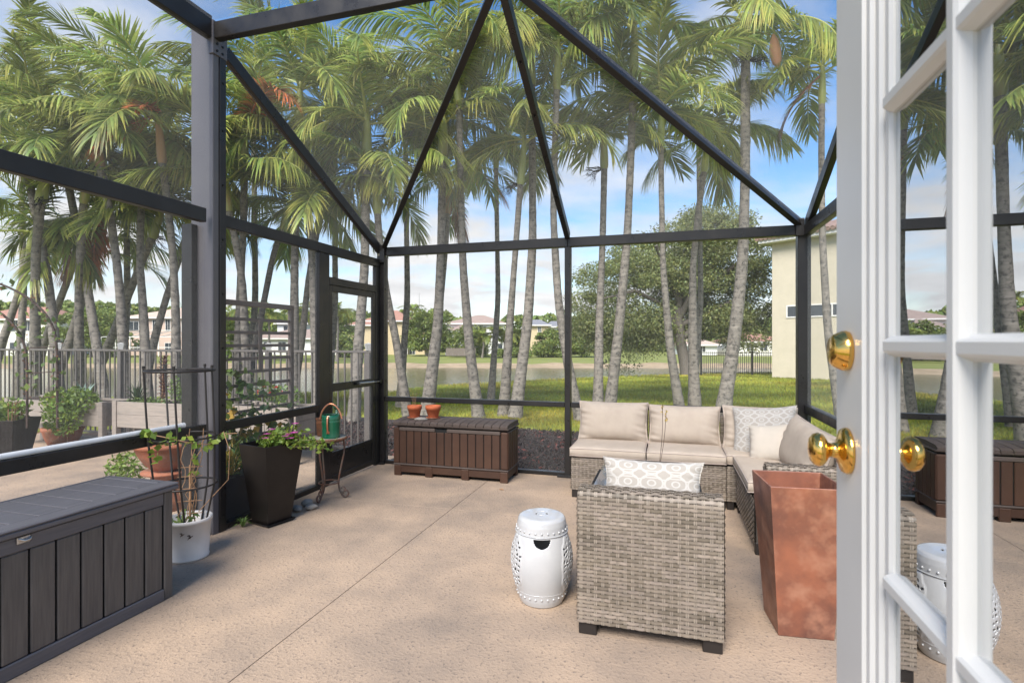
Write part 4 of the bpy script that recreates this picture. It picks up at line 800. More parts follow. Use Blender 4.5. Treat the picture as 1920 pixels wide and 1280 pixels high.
def fronds(kind):
    if kind not in FR:
        spec = dict(up=[(72, 75, 2.0), (66, 85, 2.1), (78, 70, 1.9), (62, 95, 2.1)], mid=[(46, 85, 2.1), (38, 80, 2.1), (52, 95, 2.15), (32, 70, 2.0)], low=[(14, 75, 2.0), (4, 65, 1.95), (22, 90, 2.05), (-4, 62, 1.9)], dead=[(-38, 48, 1.5), (-50, 38, 1.3)], far=[(50, 80, 2.0), (20, 75, 2.0)])[kind]
        out = []
        for i, (el, bd, L) in enumerate(spec):
            me = frond_mesh('frond', el, bd, L, 58 if kind != 'dead' else 46, hash((kind, i)) % 9999 if False else 17*i+len(kind)*101, ll=.66 if kind != 'dead' else .42, droop=1.0+.25*i if kind != 'dead' else 2.4, vee=.30-.12*i, twist=(-18, 14, 22, -26)[i], wd=.036 if kind != 'far' else .06)
            me.materials.append(MATS['frond'] if kind != 'dead' else MATS['frond_dead']); out.append(me)
        FR[kind] = out
    return FR[kind]
def smooth_path(P, n):
    P = [Vector(p) for p in P]; out = []
    cum = [0]
    for a, b in zip(P[:-1], P[1:]): cum.append(cum[-1]+(b-a).length)
    c = np.array(cum); A = np.array(P); s = np.linspace(0, c[-1], n); Q = np.stack([np.interp(s, c, A[:, i]) for i in range(3)], 1)
    for _ in range(max(2, n//7)): Q[1:-1] = .25*Q[:-2]+.5*Q[1:-1]+.25*Q[2:]
    return Q, c[-1]
def palm(label, pts, shaft, d, gz=GZ, w0=.20, w1=.135, nf=10, fl=1.0, shaft_mat='crownshaft', blossom=0, dead=0, seed=0, group='slender palms beyond the patio screen', spread=None, name='palm_tree', lean=0.0, kinds=('up', 'mid', 'mid', 'low', 'low')):
    rd = random.Random(seed*77+5); n = len(pts); W = []
    for i, (px, py) in enumerate(pts): W.append(Vector(at(px, py, d+lean*i/(n-1))))
    b = W[0]; dirn = (W[0]-W[1]); k = (gz-.05-b.z)/dirn.z if dirn.z else 0
    if b.z > gz: W.insert(0, b+dirn*max(0, k)*1.0)
    root = thing(name, label, 'palm', (W[0].x, W[0].y, gz), 0, group); o = Vector(root.location); W = [w_-o for w_ in W]
    ln = sum((q-p).length for p, q in zip(W[:-1], W[1:])); nseg = max(14, int(ln/.13)); Q, ln = smooth_path(W, nseg); rad = []
    for i in range(nseg):
        t = i/(nseg-1); rad.append((w0+(w1-w0)*min(1, t*1.6))/2*(1+.30*math.exp(-t*ln/.35))*(1.018 if i % 2 else .985)*(1+.03*rd.uniform(-1, 1)))
    MB().tube(Q, rad, 12).build('trunk', 'trunk', root)
    S = Vector(at(*shaft, d+lean))-o; top = Vector(Q[-1]); ax = (S-top); sp = [top-ax.normalized()*.02]+[top.lerp(S, t) for t in (.06, .25, .5, .75, 1)]; wt = rad[-1]
    MB().tube(sp, [wt*1.02, wt*1.28, wt*1.3, wt*1.12, wt*.95, wt*.55], 12).build('crownshaft', shaft_mat, root)
    cr = top.lerp(S, .88); fls = []
    for k in range(nf):
        kind = kinds[min(len(kinds)-1, int(k/nf*len(kinds)))]; ms = fronds(kind); az = k*2.39996+rd.uniform(-.3, .3)+seed; sc_ = fl*rd.uniform(.88, 1.12)
        f = link('frond', ms[rd.randrange(len(ms))], None, root, cr+ax.normalized()*rd.uniform(-.12, .06), (rd.uniform(-.12, .12), rd.uniform(-.1, .1), az)); f.scale = (sc_, sc_*rd.choice((1, -1)), sc_)
    for k in range(dead):
        ms = fronds('dead'); f = link('dead_frond', ms[k % 2], None, root, cr-ax.normalized()*.1, (0, 0, rd.uniform(0, 6.28))); f.scale = (fl,)*3
    for k in range(blossom):
        a = rd.uniform(0, 6.28); mb = MB(); c = top+ax.normalized()*.0
        for q in range(16):
            v = Vector((math.cos(a+rd.uniform(-.7, .7)), math.sin(a+rd.uniform(-.7, .7)), rd.uniform(-.5, .35))); p1 = c+v*.18; p2 = p1+Vector((v.x*.16+rd.uniform(-.06, .06), v.y*.16+rd.uniform(-.06, .06), rd.uniform(-.16, .05))); mb.tube([c, p1, p2], [.008, .006, .003], 4, cap=False)
            for z in range(3): p3 = p2+Vector((rd.uniform(-.09, .09), rd.uniform(-.09, .09), rd.uniform(-.1, .03))); mb.tube([p1.lerp(p2, .4+.2*z), p3], [.004, .003], 3, cap=False)
        mb.build('blossom_spray', 'blossom', root)
    return root
PALMS = [  # label, trunk (bottom to top), shaft top, depth, options
 ('palm leaning left just right of the screen door post', [(765, 782), (745, 650), (724, 545), (710, 440), (708, 400)], (704, 318), 10.6, dict(w0=.19, w1=.13, nf=10)),
 ('thick speckled palm seen through the screen door', [(663, 790), (672, 650), (684, 500), (686, 350), (687, 300)], (688, 215), 9.8, dict(w0=.22, w1=.155, nf=10)),
 ('stout speckled palm behind the two clay pots', [(800, 778), (811, 690), (822, 600), (827, 450), (830, 290)], (833, 215), 10.6, dict(w0=.27, w1=.15, nf=10)),
 ('thin farther palm with brown crownshaft behind the stout speckled palm', [(820, 640), (833, 500), (838, 440), (839, 400)], (842, 330), 13, dict(w0=.16, w1=.12, nf=9, shaft_mat='crownshaft_tan', dead=1)),
 ('tall palm above the middle of the brown storage box', [(897, 780), (880, 650), (868, 500), (864, 350), (861, 195)], (849, 105), 10.6, dict(w0=.23, w1=.125, nf=11, fl=1.08)),
 ('left palm of the pair above the right end of the brown box', [(944, 782), (955, 620), (968, 450), (976, 345)], (984, 255), 11.0, dict(w0=.23, w1=.12, nf=10, blossom=1)),
 ('right palm of the pair above the right end of the brown box', [(966, 782), (990, 600), (999, 450), (998, 280), (997, 160)], (990, 40), 10.6, dict(w0=.25, w1=.15, nf=10, fl=1.08, blossom=1)),
 ('palm directly behind the middle screen post', [(1090, 800), (1064, 680), (1046, 560), (1037, 400), (1041, 260), (1044, 168)], (1047, 75), 10.2, dict(w0=.20, w1=.125, nf=11)),
 ('pale straight palm rising behind the left sofa cushion', [(1121, 768), (1124, 600), (1130, 450), (1133, 316)], (1132, 238), 10.6, dict(w0=.21, w1=.13, nf=10, blossom=1)),
 ('dark based palm just right of the pale straight palm', [(1143, 770), (1160, 620), (1176, 450), (1184, 270), (1188, 140)], (1190, 40), 10.6, dict(w0=.23, w1=.14, nf=10, fl=1.08)),
 ('palm with a blackened lower trunk in front of the oak', [(1275, 770), (1256, 650), (1243, 500), (1240, 350), (1239, 265)], (1241, 190), 10.6, dict(w0=.20, w1=.105, nf=10)),
 ('whitish palm in front of the oak trunk', [(1303, 772), (1299, 650), (1299, 500), (1310, 390), (1320, 322)], (1328, 250), 11.2, dict(w0=.25, w1=.13, nf=9)),
 ('largest palm on the right, in front of the oak crown', [(1355, 775), (1375, 650), (1392, 500), (1397, 350), (1398, 115)], (1395, 25), 10.0, dict(w0=.27, w1=.17, nf=11, fl=1.1, blossom=2)),
 ('palm standing before the cream house behind the right screen', [(1578, 800), (1552, 620), (1542, 450), (1540, 300), (1541, 195)], (1543, 120), 9.6, dict(w0=.17, w1=.11, nf=10, dead=1)),
 ('left crossing palm with trunk bending right behind the trellis', [(463, 700), (455, 530), (440, 440), (428, 395)], (418, 330), 10, dict(w0=.2, w1=.13, nf=9)),
 ('upright palm just right of the main post', [(445, 700), (451, 531), (457, 414), (458, 310)], (458, 240), 10.6, dict(w0=.2, w1=.13, nf=10)),
 ('palm leaning right over the trellis', [(468, 700), (494, 570), (513, 473), (530, 430)], (550, 375), 11, dict(w0=.2, w1=.12, nf=8)),
 ('tall upright palm left of the screen door frame', [(552, 700), (552, 531), (554, 414), (560, 280)], (563, 155), 10.4, dict(w0=.2, w1=.14, nf=11, fl=1.1)),
 ('speckled palm crossing just left of the door frame', [(593, 700), (585, 492), (580, 414), (574, 330)], (571, 270), 10.2, dict(w0=.2, w1=.13, nf=9)),
 ('palm leaning right behind the speckled crossing palm', [(556, 700), (566, 640), (577, 531), (594, 436)], (610, 360), 11.2, dict(w0=.19, w1=.12, nf=9)),
 ('upright palm at the far left behind the climbing rose', [(66, 680), (66, 560), (67, 473), (76, 380)], (90, 310), 10, dict(w0=.22, w1=.14, nf=8, blossom=1)),
 ('palm leaning left at the far left of the fence', [(106, 680), (96, 571), (84, 481), (66, 400), (51, 320)], (42, 240), 9.8, dict(w0=.2, w1=.13, nf=9)),
 ('palm leaning right at the left picture edge', [(-8, 680), (8, 630), (35, 551), (58, 468)], (70, 420), 10.4, dict(w0=.2, w1=.12, nf=8)),
 ('palm leaning left with greenish crownshaft, second lantern post', [(188, 690), (172, 590), (160, 512), (146, 434), (128, 345)], (110, 245), 9.8, dict(w0=.19, w1=.13, nf=10, blossom=1)),
 ('upright palm between the first two lantern posts', [(148, 690), (148, 600), (148, 512), (157, 380)], (175, 290), 10.2, dict(w0=.2, w1=.13, nf=9)),
 ('short palm leaning right behind the upright fence palm', [(70, 690), (90, 622), (117, 551), (138, 495)], (149, 455), 12, dict(w0=.2, w1=.13, nf=8)),
 ('palm leaning right with a hanging dead leaf', [(112, 690), (131, 641), (168, 512), (186, 456)], (197, 405), 11, dict(w0=.2, w1=.15, nf=9, blossom=1, dead=1)),
 ('palm with pinkish peeling crownshaft above the agave', [(232, 690), (227, 571), (217, 473), (203, 380), (188, 312)], (172, 225), 9.6, dict(w0=.2, w1=.13, nf=10, shaft_mat='crownshaft_tan', blossom=1)),
 ('upright palm over the red bromeliad', [(274, 690), (268, 571), (262, 493), (264, 395), (276, 320)], (292, 255), 9.8, dict(w0=.2, w1=.12, nf=9)),
 ('palm with orange crownshaft left of the main post', [(330, 700), (330, 590), (324, 473), (312, 360), (304, 305)], (296, 215), 9.6, dict(w0=.19, w1=.12, nf=11, shaft_mat='crownshaft_tan')),
 ('palm leaning far right behind the orange topped palm', [(186, 690), (203, 649), (242, 551), (273, 473), (286, 445)], (303, 395), 11.4, dict(w0=.22, w1=.14, nf=8, blossom=1)),
 ('palm leaning right beside the main post', [(278, 690), (289, 637), (316, 544), (350, 440)], (372, 375), 11, dict(w0=.2, w1=.13, nf=8)),
]
for i, (lb, pts, sh, d, kw) in enumerate(PALMS):
    kw.setdefault('fl', 1.0); kw['nf'] = kw['nf']
    palm('slender '+lb if not lb.split()[0] in ('thick', 'stout', 'thin') else lb, pts, sh, d, seed=i+1, lean=(-.5, .4, 0, .6, -.3)[i % 5], **kw)
# taller palms whose crowns close the top of the view
for i, (px, d, zt, lb) in enumerate(((40, 12.5, 85, 'tall palm behind, crown filling the top left corner'), (235, 12.5, 70, 'tall palm behind with crown between the two leftmost roof beams'), (475, 12.8, 55, 'tall palm behind, crown right of the main post top'), (625, 13, 70, 'tall palm behind, crown left of the left roof brace'), (760, 12.6, 105, 'tall palm behind, crown between door and left roof brace'), (930, 13.5, 165, 'palm behind with crown below the roof apex'), (1310, 13.5, 120, 'tall palm behind with crown under the right roof brace'))):
    palm('slender '+lb, [(px-6, 700), (px+4, 560), (px, zt+150)], (px+3, zt+70), d, nf=9, seed=60+i, w0=.18, w1=.12, fl=1.05)
# hanging spent flower sheath on the largest right hand palm
sp = thing('flower_sheath', 'pink tan dead flower sheath hanging from the palm by the door', 'sheath', at(1450, 128, 9.7)); MB().tube([(0, 0, .62), (.01, 0, .5), (.03, 0, .3), (.06, 0, .1), (.07, 0, 0)], [.012, .07, .10, .08, .02], 10).build('sheath', 'spathe', sp); MB().tube([(0, 0, .6), (-.25, .1, .75), (-.55, .25, .8)], .012, 6).build('stalk', 'rachis', sp)
# ------------------------------------------------------------------ aluminium fence on the left
FE = thing('aluminium_fence', 'grey aluminium picket fence behind the raised planters', 'fence', (-14, 6.1, 0)); FX = 10.35
bal = MB().box((-.0095, -.0095, .0), (.0095, .0095, 1.22), .002).mesh('baluster'); bal.materials.append(MATS['grey_alu'])
k = 0; x = .05
posts = [.1, 1.4, 2.7, 4.0, 4.78, 6.07, 7.4, 8.75, 10.3]
while x < FX:
    if all(abs(x-p) > .05 for p in posts): link('baluster', bal, None, FE, (x, 0, .03))
    x += .1
MB().box((0, -.022, 1.251), (FX, .022, 1.282), .004).build('top_rail', 'grey_alu', FE); MB().box((0, -.016, .0), (FX, .016, .029), .003).build('bottom_rail', 'grey_alu', FE)
pm('lamp_cap', (.50, .50, .48), rough=.4)
for p in posts: 
    po_ = MB().box((p-.035, -.035, -.1), (p+.035, .035, 1.25), .004).build('post', 'grey_alu', FE)
    MB().lathe([(.04, 0), (.042, .012), (.058, .075), (.062, .085), (.001, .10)], 4, (p, 0, 1.283), smooth=False).build('post_light', 'lamp_cap', FE)
# ------------------------------------------------------------------ raised wooden planters with plants
pm('grey_wood', (.30, .255, .215), (.23, .20, .17), rough=.85, scale=4, stretch=(1.2, 10, 10), bump=.2, bscale=20, bdist=.004, objvar=.1)
def raised(label, x, y, w, d, z0, z1, plants):
    t = thing('raised_planter', label, 'planter', (x, y, -.03), 0, 'grey wooden raised planters')
    for (a, b) in ((0, 0), (w-.07, 0), (0, d-.07), (w-.07, d-.07)): MB().box((a, b, 0), (a+.07, b+.07, z1+.012), .004).build('leg', 'grey_wood', t)
    nb = 2; hb = (z1-z0)/nb
    for k in range(nb):
        MB().box((.072, .012, z0+k*hb+.002), (w-.072, .034, z0+(k+1)*hb), .003).build('board', 'grey_wood', t); MB().box((.072, d-.034, z0+k*hb+.002), (w-.072, d-.012, z0+(k+1)*hb), .003).build('board', 'grey_wood', t)
        for a in (.012, w-.034): MB().box((a, .072, z0+k*hb+.002), (a+.022, d-.072, z0+(k+1)*hb), .003).build('end_board', 'grey_wood', t)
    MB().box((.036, .036, z0), (w-.036, d-.036, z1-.03), 0).build('soil', 'soil', t); plants(t, w, d, z1-.03)
def spiky(parent, c, n, ln, wd, mat, name, up=.6, seed=0):
    r_ = random.Random(seed); mb = MB()
    for k in range(n):
        a = k*2.4; e = up*(.3+.9*r_.random()); L = ln*r_.uniform(.7, 1.1); d = Vector((math.cos(a)*math.cos(e), math.sin(a)*math.cos(e), math.sin(e))); q = Vector((-math.sin(a), math.cos(a), 0))*wd; p = Vector(c); m1 = p+d*L*.5+V(0, 0, .02); tp = p+d*L-V(0, 0, L*.12); mb.cur = (r_.uniform(.7, 1.3),)*3
        mb.add([p-q*.6, p+q*.6, m1+q, m1-q, tp], [(0, 1, 2, 3), (3, 2, 4)])
    return mb.build(name, mat, parent, kind='stuff')
def cloudleaf(parent, name, n, c, s, size, mat, aspect=.45, lo=.6, hi=1.4): p = leaf_blob(n, c, s, 1); return link(name, leaf_mesh(name, p, np.full(n, size), tones(n, lo, hi, .3), aspect=aspect), mat, parent, kind='stuff')
pm('bromeliad', (.16, .045, .035), (.075, .03, .03), rough=.5, scale=8, attr=True); pm('agave', (.17, .24, .19), rough=.5, attr=True)
def pl1(t, w, d, z):
    cloudleaf(t, 'fern_foliage', 1500, (1.25, .0, z+.03), (.45, .24, .20), .06, 'leaf_bright'); cloudleaf(t, 'fern_trailing', 900, (1.3, -.14, z-.14), (.33, .12, .26), .055, 'leaf_bright'); spiky(t, (1.05, .3, z), 14, .35, .02, 'agave', 'agave_leaves', 1.2, 3)
def pl2(t, w, d, z):
    spiky(t, (.12, .25, z), 46, .34, .008, 'leaf_dark', 'grass_leaves', 1.1, 4); cloudleaf(t, 'low_foliage', 260, (.35, .2, z+.02), (.35, .16, .06), .05, 'leaf_mid')
    for k in range(13): spiky(t, (.60+.01*math.sin(k*.6), .22, z+.06+k*.042), 9, .13+.05*math.sin(k/12*3.1), .011, 'bromeliad' if k > 0 else 'stem_dry', 'bromeliad_leaves', .55, 10+k)
    MB().tube([(.58, .22, z-.03), (.60, .22, z+.58)], .012, 6).build('bromeliad_stalk', 'stem_dry', t); cloudleaf(t, 'shrub_foliage', 420, (.88, .22, z+.18), (.17, .14, .20), .04, 'leaf_mid')
def pl3(t, w, d, z):
    cloudleaf(t, 'shrub_foliage', 320, (.6, .2, z+.14), (.26, .15, .16), .055, 'leaf_mid')
    for k in range(5): cloudleaf(t, 'red_flower', 14, (.35+.08*k, .1, z+.2+.06*(k % 2)), (.02, .02, .02), .03, 'petal_red')
raised('grey wooden raised planter with ferns at the left, behind the black pot', -8.75, 5.1, 1.8, .5, .33, .64, pl1); raised('grey wooden raised planter holding the tall red bromeliad', -6.85, 5.15, 1.3, .5, .33, .66, pl2); raised('grey wooden raised planter behind the slatted trellis', -5.05, 5.2, .95, .45, .33, .66, pl3)
# black pot with climbing rose on an arched frame
bx, by, _ = gnd(18, 862, -.03); AP = thing('rose_planter', 'black square pot with a climbing rose on a twiggy arch at the left edge', 'planter', (bx, by, -.03), R(20)); square_pot('pot', .26, .42, .50, .01, 'black_pot', AP); MB().box((-.19, -.19, .43), (.19, .19, .46), .003).build('soil', 'soil', AP); cloudleaf(AP, 'foliage', 240, (0, 0, .60), (.20, .18, .16), .07, 'leaf_bright', .6)
for k in range(14): a = random.random()*6.28; MB().tube([(.1*math.cos(a), .1*math.sin(a), .45), (.13*math.cos(a), .13*math.sin(a), .7)], .006, 5).build('dry_stem', 'stem_dry', AP)
for s, h in ((.28, 0), (.62, .16)):
    P = [Vector((s, -.10, .4)), Vector((s, -.10, 1.25+h)), Vector((s-.05, -.10, 1.5+h)), Vector((s-.25, -.10, 1.75+h)), Vector((s-.6, -.10, 1.95+h)), Vector((s-1.0, -.1, 2.05+h))]; Q, _ = smooth_path(P, 26); MB().tube(Q, .013, 6).build('arch_rod', 'stem_dark', AP)
    q = np.array(Q)[rng.integers(3, 26, 60)]+rng.normal(size=(60, 3))*.05; link('rose_leaves', leaf_mesh('rose_leaves', q, np.full(60, .075), tones(60, .6, 1.3, .3), aspect=.6), 'leaf_mid', AP, kind='stuff'); q = np.array(Q)[rng.integers(2, 26, 70)]+rng.normal(size=(70, 3))*.03; link('dry_leaves', leaf_mesh('dry_leaves', q, np.full(70, .04), tones(70, .5, 1.2, .3), aspect=.5), 'frond_dead', AP, kind='stuff')
for z in (.75, 1.05, 1.35): MB().tube([(.28, -.1, z), (.62, -.1, z+.02)], .006, 5).build('arch_rung', 'stem_dark', AP)
# slatted trellis with climber
TR = thing('slatted_trellis', 'brown grey slatted trellis with a yellowing climber outside the screen', 'trellis', (-3.46, 3.47, -.03)); pm('trellis_brown', (.155, .125, .105), (.19, .155, .13), rough=.7, scale=5)
for y in (0, .83): MB().box((-.02, y, 0), (.02, y+.04, 1.73), .003).build('post', 'trellis_brown', TR)
MB().box((-.022, -.004, 1.731), (.022, .874, 1.775), .003).build('top_slat', 'trellis_brown', TR)
for k in range(14): MB().box((-.010, .041, 1.605-k*.112), (.010, .829, 1.632-k*.112), .002).build('slat', 'trellis_brown', TR)
for z0, z1 in ((1.18, 1.62), (.10, .80)): MB().box((.011, .41, z0), (.024, .45, z1), .002).build('upright', 'trellis_brown', TR)
def climb(n, mat, name, zl, zh, sz):
    u = rng.random(n); y = .02+.75*u**1.3; z = zl+(zh-zl)*(rng.random(n))*(1.05-.55*u); p = np.stack([.03+.05*rng.random(n), y+rng.normal(size=n)*.03, z], 1); link(name, leaf_mesh(name, p, np.full(n, sz), tones(n, .55, 1.5, .3), aspect=.85, droop=.6), mat, TR, kind='stuff')
climb(210, 'leaf_mid', 'climber_leaves', .35, 1.35, .075); climb(70, 'leaf_yellow', 'yellow_leaves', .30, 1.0, .075)
for k in range(6): Q, _ = smooth_path([(.03, .06+.1*k, .3), (.035, .1+.09*k, .7), (.03, .05+.1*k, 1.0+.05*k)], 8); MB().tube(Q, .003, 4).build('climber_stem', 'stem', TR)
TP = thing('trough_planter', 'low black trough of grasses outside the screen below the trellis', 'planter', (-3.43, 3.25, -.03)); MB().box((0, 0, 0), (.20, .62, .37), .006).build('trough', 'black_pot', TP); cloudleaf(TP, 'grass_foliage', 380, (.08, .32, .48), (.12, .30, .18), .075, 'leaf_mid', .22); spiky(TP, (.1, .2, .36), 40, .34, .006, 'leaf_yellow', 'dry_grass', 1.3, 6)
WD = MB(); wd_ = thing('floor_weed', 'small weed sprouting at the sill beside the black planter', 'weed', (-3.075, 3.30, 0)); spiky(wd_, (0, 0, 0), 22, .11, .005, 'leaf_mid', 'leaves', 1.0, 9)
# bowl planter outside, on an upturned pot
bo = at(315, 880, 4.6); BO = thing('bowl_planter', 'wide terracotta bowl planter on an upturned pot outside the rail', 'planter', (bo[0], bo[1], -.03)); zb_ = bo[2]+.03
MB().lathe([(.001, 0), (.17, 0), (.16, .10), (.12, zb_-.02), (.20, zb_-.018), (.20, zb_), (.001, zb_)], 32).build('upturned_pot', 'terracotta_old', BO); MB().lathe([(.001, zb_+.001), (.10, zb_+.001), (.17, zb_+.06), (.225, zb_+.15), (.245, zb_+.205), (.256, zb_+.21), (.258, zb_+.24), (.245, zb_+.245), (.235, zb_+.21), (.21, zb_+.18), (.001, zb_+.19)], 40).build('bowl', 'terracotta_old', BO); cloudleaf(BO, 'sparse_leaves', 90, (0, 0, zb_+.23), (.19, .19, .06), .05, 'leaf_mid', .4)
fe = at(235, 905, 4.7); FP = thing('fern_pot', 'bright green feathery plant in a small pot left of the terracotta bowl', 'plant', (fe[0], fe[1], -.03)); MB().lathe([(.001, 0), (.08, 0), (.10, .16), (.108, .17), (.095, .17), (.09, .13), (.001, .13)], 24).build('pot', 'terracotta_old', FP); cloudleaf(FP, 'foliage', 420, (0, 0, .30), (.17, .15, .17), .06, 'leaf_bright', .3)
tp_ = gnd(118, 838, -.03); TQ = thing('round_clay_pot', 'weathered round clay pot on the ground below the fern planter', 'pot', tp_); MB().lathe([(.001, 0), (.14, 0), (.20, .14), (.22, .22), (.235, .24), (.235, .275), (.215, .28), (.20, .22), (.001, .2)], 32).build('pot', 'terracotta_old', TQ); MB().lathe([(.2, .23), (.001, .25)], 20).build('soil', 'soil', TQ)
for k in range(5): MB().tube([(.1*math.cos(k*1.3), .1*math.sin(k*1.3), .24), (.35*math.cos(k*1.3)+.1, -.25, .05+.08*k)], .006, 5).build('dry_stem', 'stem_dry', TQ)
# ------------------------------------------------------------------ neighbour house on the right, black fence, oak
pm('stucco', (.56, .50, .385), (.52, .465, .355), rough=.9, scale=2, bump=.5, bscale=14, bdist=.02); pm('white_trim', (.72, .70, .66), rough=.6); pm('roof_tile', (.36, .24, .19), (.27, .185, .15), rough=.85, scale=3, detail=8, bump=.6, bscale=5, bdist=.08); pm('window_glass', (.04, .05, .06), rough=.08, spec=.8); pm('black_metal', (.02, .02, .02), rough=.4)
NH = thing('neighbour_house', 'cream stucco two storey house with tiled eave behind the right screen', 'house', C2W(12.42, 25.5, -.3), YAW+math.atan2(-.796, .605)); hz = 6.35
MB().box((0, 0, -.5), (14, 10, hz), .02).build('wall', 'stucco', NH); MB().box((-.45, -.45, hz+.002), (14.4, 10.4, hz+.20), .02).build('eave', 'white_trim', NH)
rf = MB(); a = hz+.203; rf.add([(-.5, -.5, a), (14.5, -.5, a), (14.5, 10.5, a), (-.5, 10.5, a), (4.5, 5, a+1.9), (10, 5, a+1.9)], [(0, 1, 5, 4), (1, 2, 5), (2, 3, 4, 5), (3, 0, 4)]); RF = rf.build('roof', 'roof_tile', NH)
til = MB().tube([(0, 0, 0), (0, .45, .0)], [.10, .085], 8).mesh('edge_tile'); til.materials.append(MATS['roof_tile'])
for k in range(70): link('edge_tile', til, None, RF, (-.45+k*.21, -.56, a+.02), (R(18), 0, 0))
for k in range(24): link('edge_tile', til, None, RF, (-.56, -.3+k*.21, a+.02), (R(18), 0, R(-90)))
for (x0, x1, z0, z1) in ((.75, 4.6, 2.85, 3.32), (7.5, 9.5, 2.4, 3.6)):
    wn = MB().box((x0-.06, -.035, z0-.06), (x1+.06, -.002, z0), .005); wn.box((x0-.06, -.035, z1), (x1+.06, -.002, z1+.06), .005); wn.box((x0-.06, -.034, z0+.001), (x0, -.002, z1-.001), .005); wn.box((x1, -.034, z0+.001), (x1+.06, -.002, z1-.001), .005); wn.box(((x0+x1)/2-.03, -.033, z0+.001), ((x0+x1)/2+.03, -.002, z1-.001), .005)
    wo = wn.build('window', 'white_trim', NH); MB().box((x0, -.012, z0), (x1, -.004, z1), 0).build('pane', 'window_glass', wo)
BF = thing('black_fence', 'black metal picket fence between the oak and the cream house', 'fence', C2W(9.9, 27.8, -.32), YAW+R(-4)); pk = MB().box((-.012, -.012, 0), (.012, .012, 1.16), 0).mesh('picket'); pk.materials.append(MATS['black_metal'])
for k in range(36): link('picket', pk, None, BF, (k*.108, 0, .03))
for z in (.10, .98, 1.12): MB().box((-.05, -.018, z), (3.95, .018, z+.03), .003).build('rail', 'black_metal', BF)
for x in (-.05, 1.25, 2.55, 3.9): MB().box((x-.035, -.035, -.1), (x+.035, .035, 1.24), .003).build('post', 'black_metal', BF)
pm('bark', (.14, .12, .10), (.09, .08, .065), rough=.9, scale=5, stretch=(6, 6, 1), bump=.6, bscale=4, bdist=.04); pm('oak_leaf', (.19, .23, .08), rough=.6, attr=True, trans=.3); pm('bush_leaf', (.19, .255, .06), rough=.6, attr=True, trans=.3); pm('hedge_leaf', (.20, .27, .07), rough=.7, attr=True, trans=.25)
def poly_in(P, x, y):
    c = np.zeros(len(x), bool); j = len(P)-1
    for i in range(len(P)):
        xi, yi = P[i]; xj, yj = P[j]; k = ((yi > y) != (yj > y)) & (x < (xj-xi)*(y-yi)/(yj-yi+1e-9)+xi); c ^= k; j = i
    return c
def crown_pts(P, d, dd, n, nc, r, seed, holes=.0):
    """leaf positions in clumps spread through a crown whose outline has the corners P (picture) at depth d"""
    r_ = np.random.default_rng(seed); A = np.array(P); X = r_.uniform(A[:, 0].min(), A[:, 0].max(), nc*12); Yp = r_.uniform(A[:, 1].min(), A[:, 1].max(), nc*12); k = poly_in(P, X, Yp); X, Yp = X[k][:nc], Yp[k][:nc]; m = len(X)
    D = d+dd*r_.uniform(-1, 1, m); C = np.array([at(a, b, q) for a, b, q in zip(X, Yp, np.full(m, d))]); fw = np.array([-SY, CY, 0]); C = C+fw*(D-d)[:, None]
    R_ = r*(.55+.8*r_.random(m)); i = r_.integers(0, m, n); v = r_.normal(size=(n, 3)); v = v/np.linalg.norm(v, axis=1, keepdims=True); rad = (.45+.6*r_.random((n, 1)))
    p = C[i]+v*rad*R_[i][:, None]*np.array([1.15, 1.15, .7]); tl = .72+.5*r_.random(m); t = tones(n, .65, 1.3, .3)*tl[i][:, None]; return p, t, v
OP = [(1075, 530), (1110, 505), (1150, 490), (1185, 440), (1230, 425), (1290, 405), (1350, 398), (1390, 412), (1420, 450), (1430, 470), (1430, 630), (1400, 645), (1330, 632), (1300, 622), (1240, 640), (1210, 680), (1170, 682), (1130, 655), (1080, 645)]
ob = gnd(1289, 703, -.38); OK = thing('oak_tree', 'broad live oak spreading behind the palms by the black fence', 'tree', ob); o3 = Vector(ob)
p, t, v = crown_pts(OP, 30, 2.6, 130000, 210, .98, 3); link('crown', leaf_mesh('crown', p-np.array(ob), np.full(len(p), .15), t, out=v*.4), 'oak_leaf', OK)
MB().tube([(0, 0, -.1), *[Vector(at(px, py, 28.6+i*.1))-o3 for i, (px, py) in enumerate(((1283, 675), (1276, 640), (1272, 590), (1280, 520)))]], [.34, .29, .27, .22, .10], 12).build('trunk', 'bark', OK)
for br in ([(1276, 640), (1310, 600), (1350, 575), (1400, 550)], [(1274, 615), (1240, 570), (1190, 545), (1130, 560)], [(1274, 600), (1300, 540), (1330, 480), (1360, 430)], [(1275, 610), (1320, 590), (1370, 600), (1420, 610)], [(1276, 570), (1250, 510), (1230, 460)], [(1300, 560), (1350, 520), (1400, 480)]): MB().tube([Vector(at(px, py, 28.8+random.uniform(-1, 1)*(k > 0)))-o3 for k, (px, py) in enumerate(br)], [.17, .13, .09, .04][:len(br)], 8).build('limb', 'bark', OK)
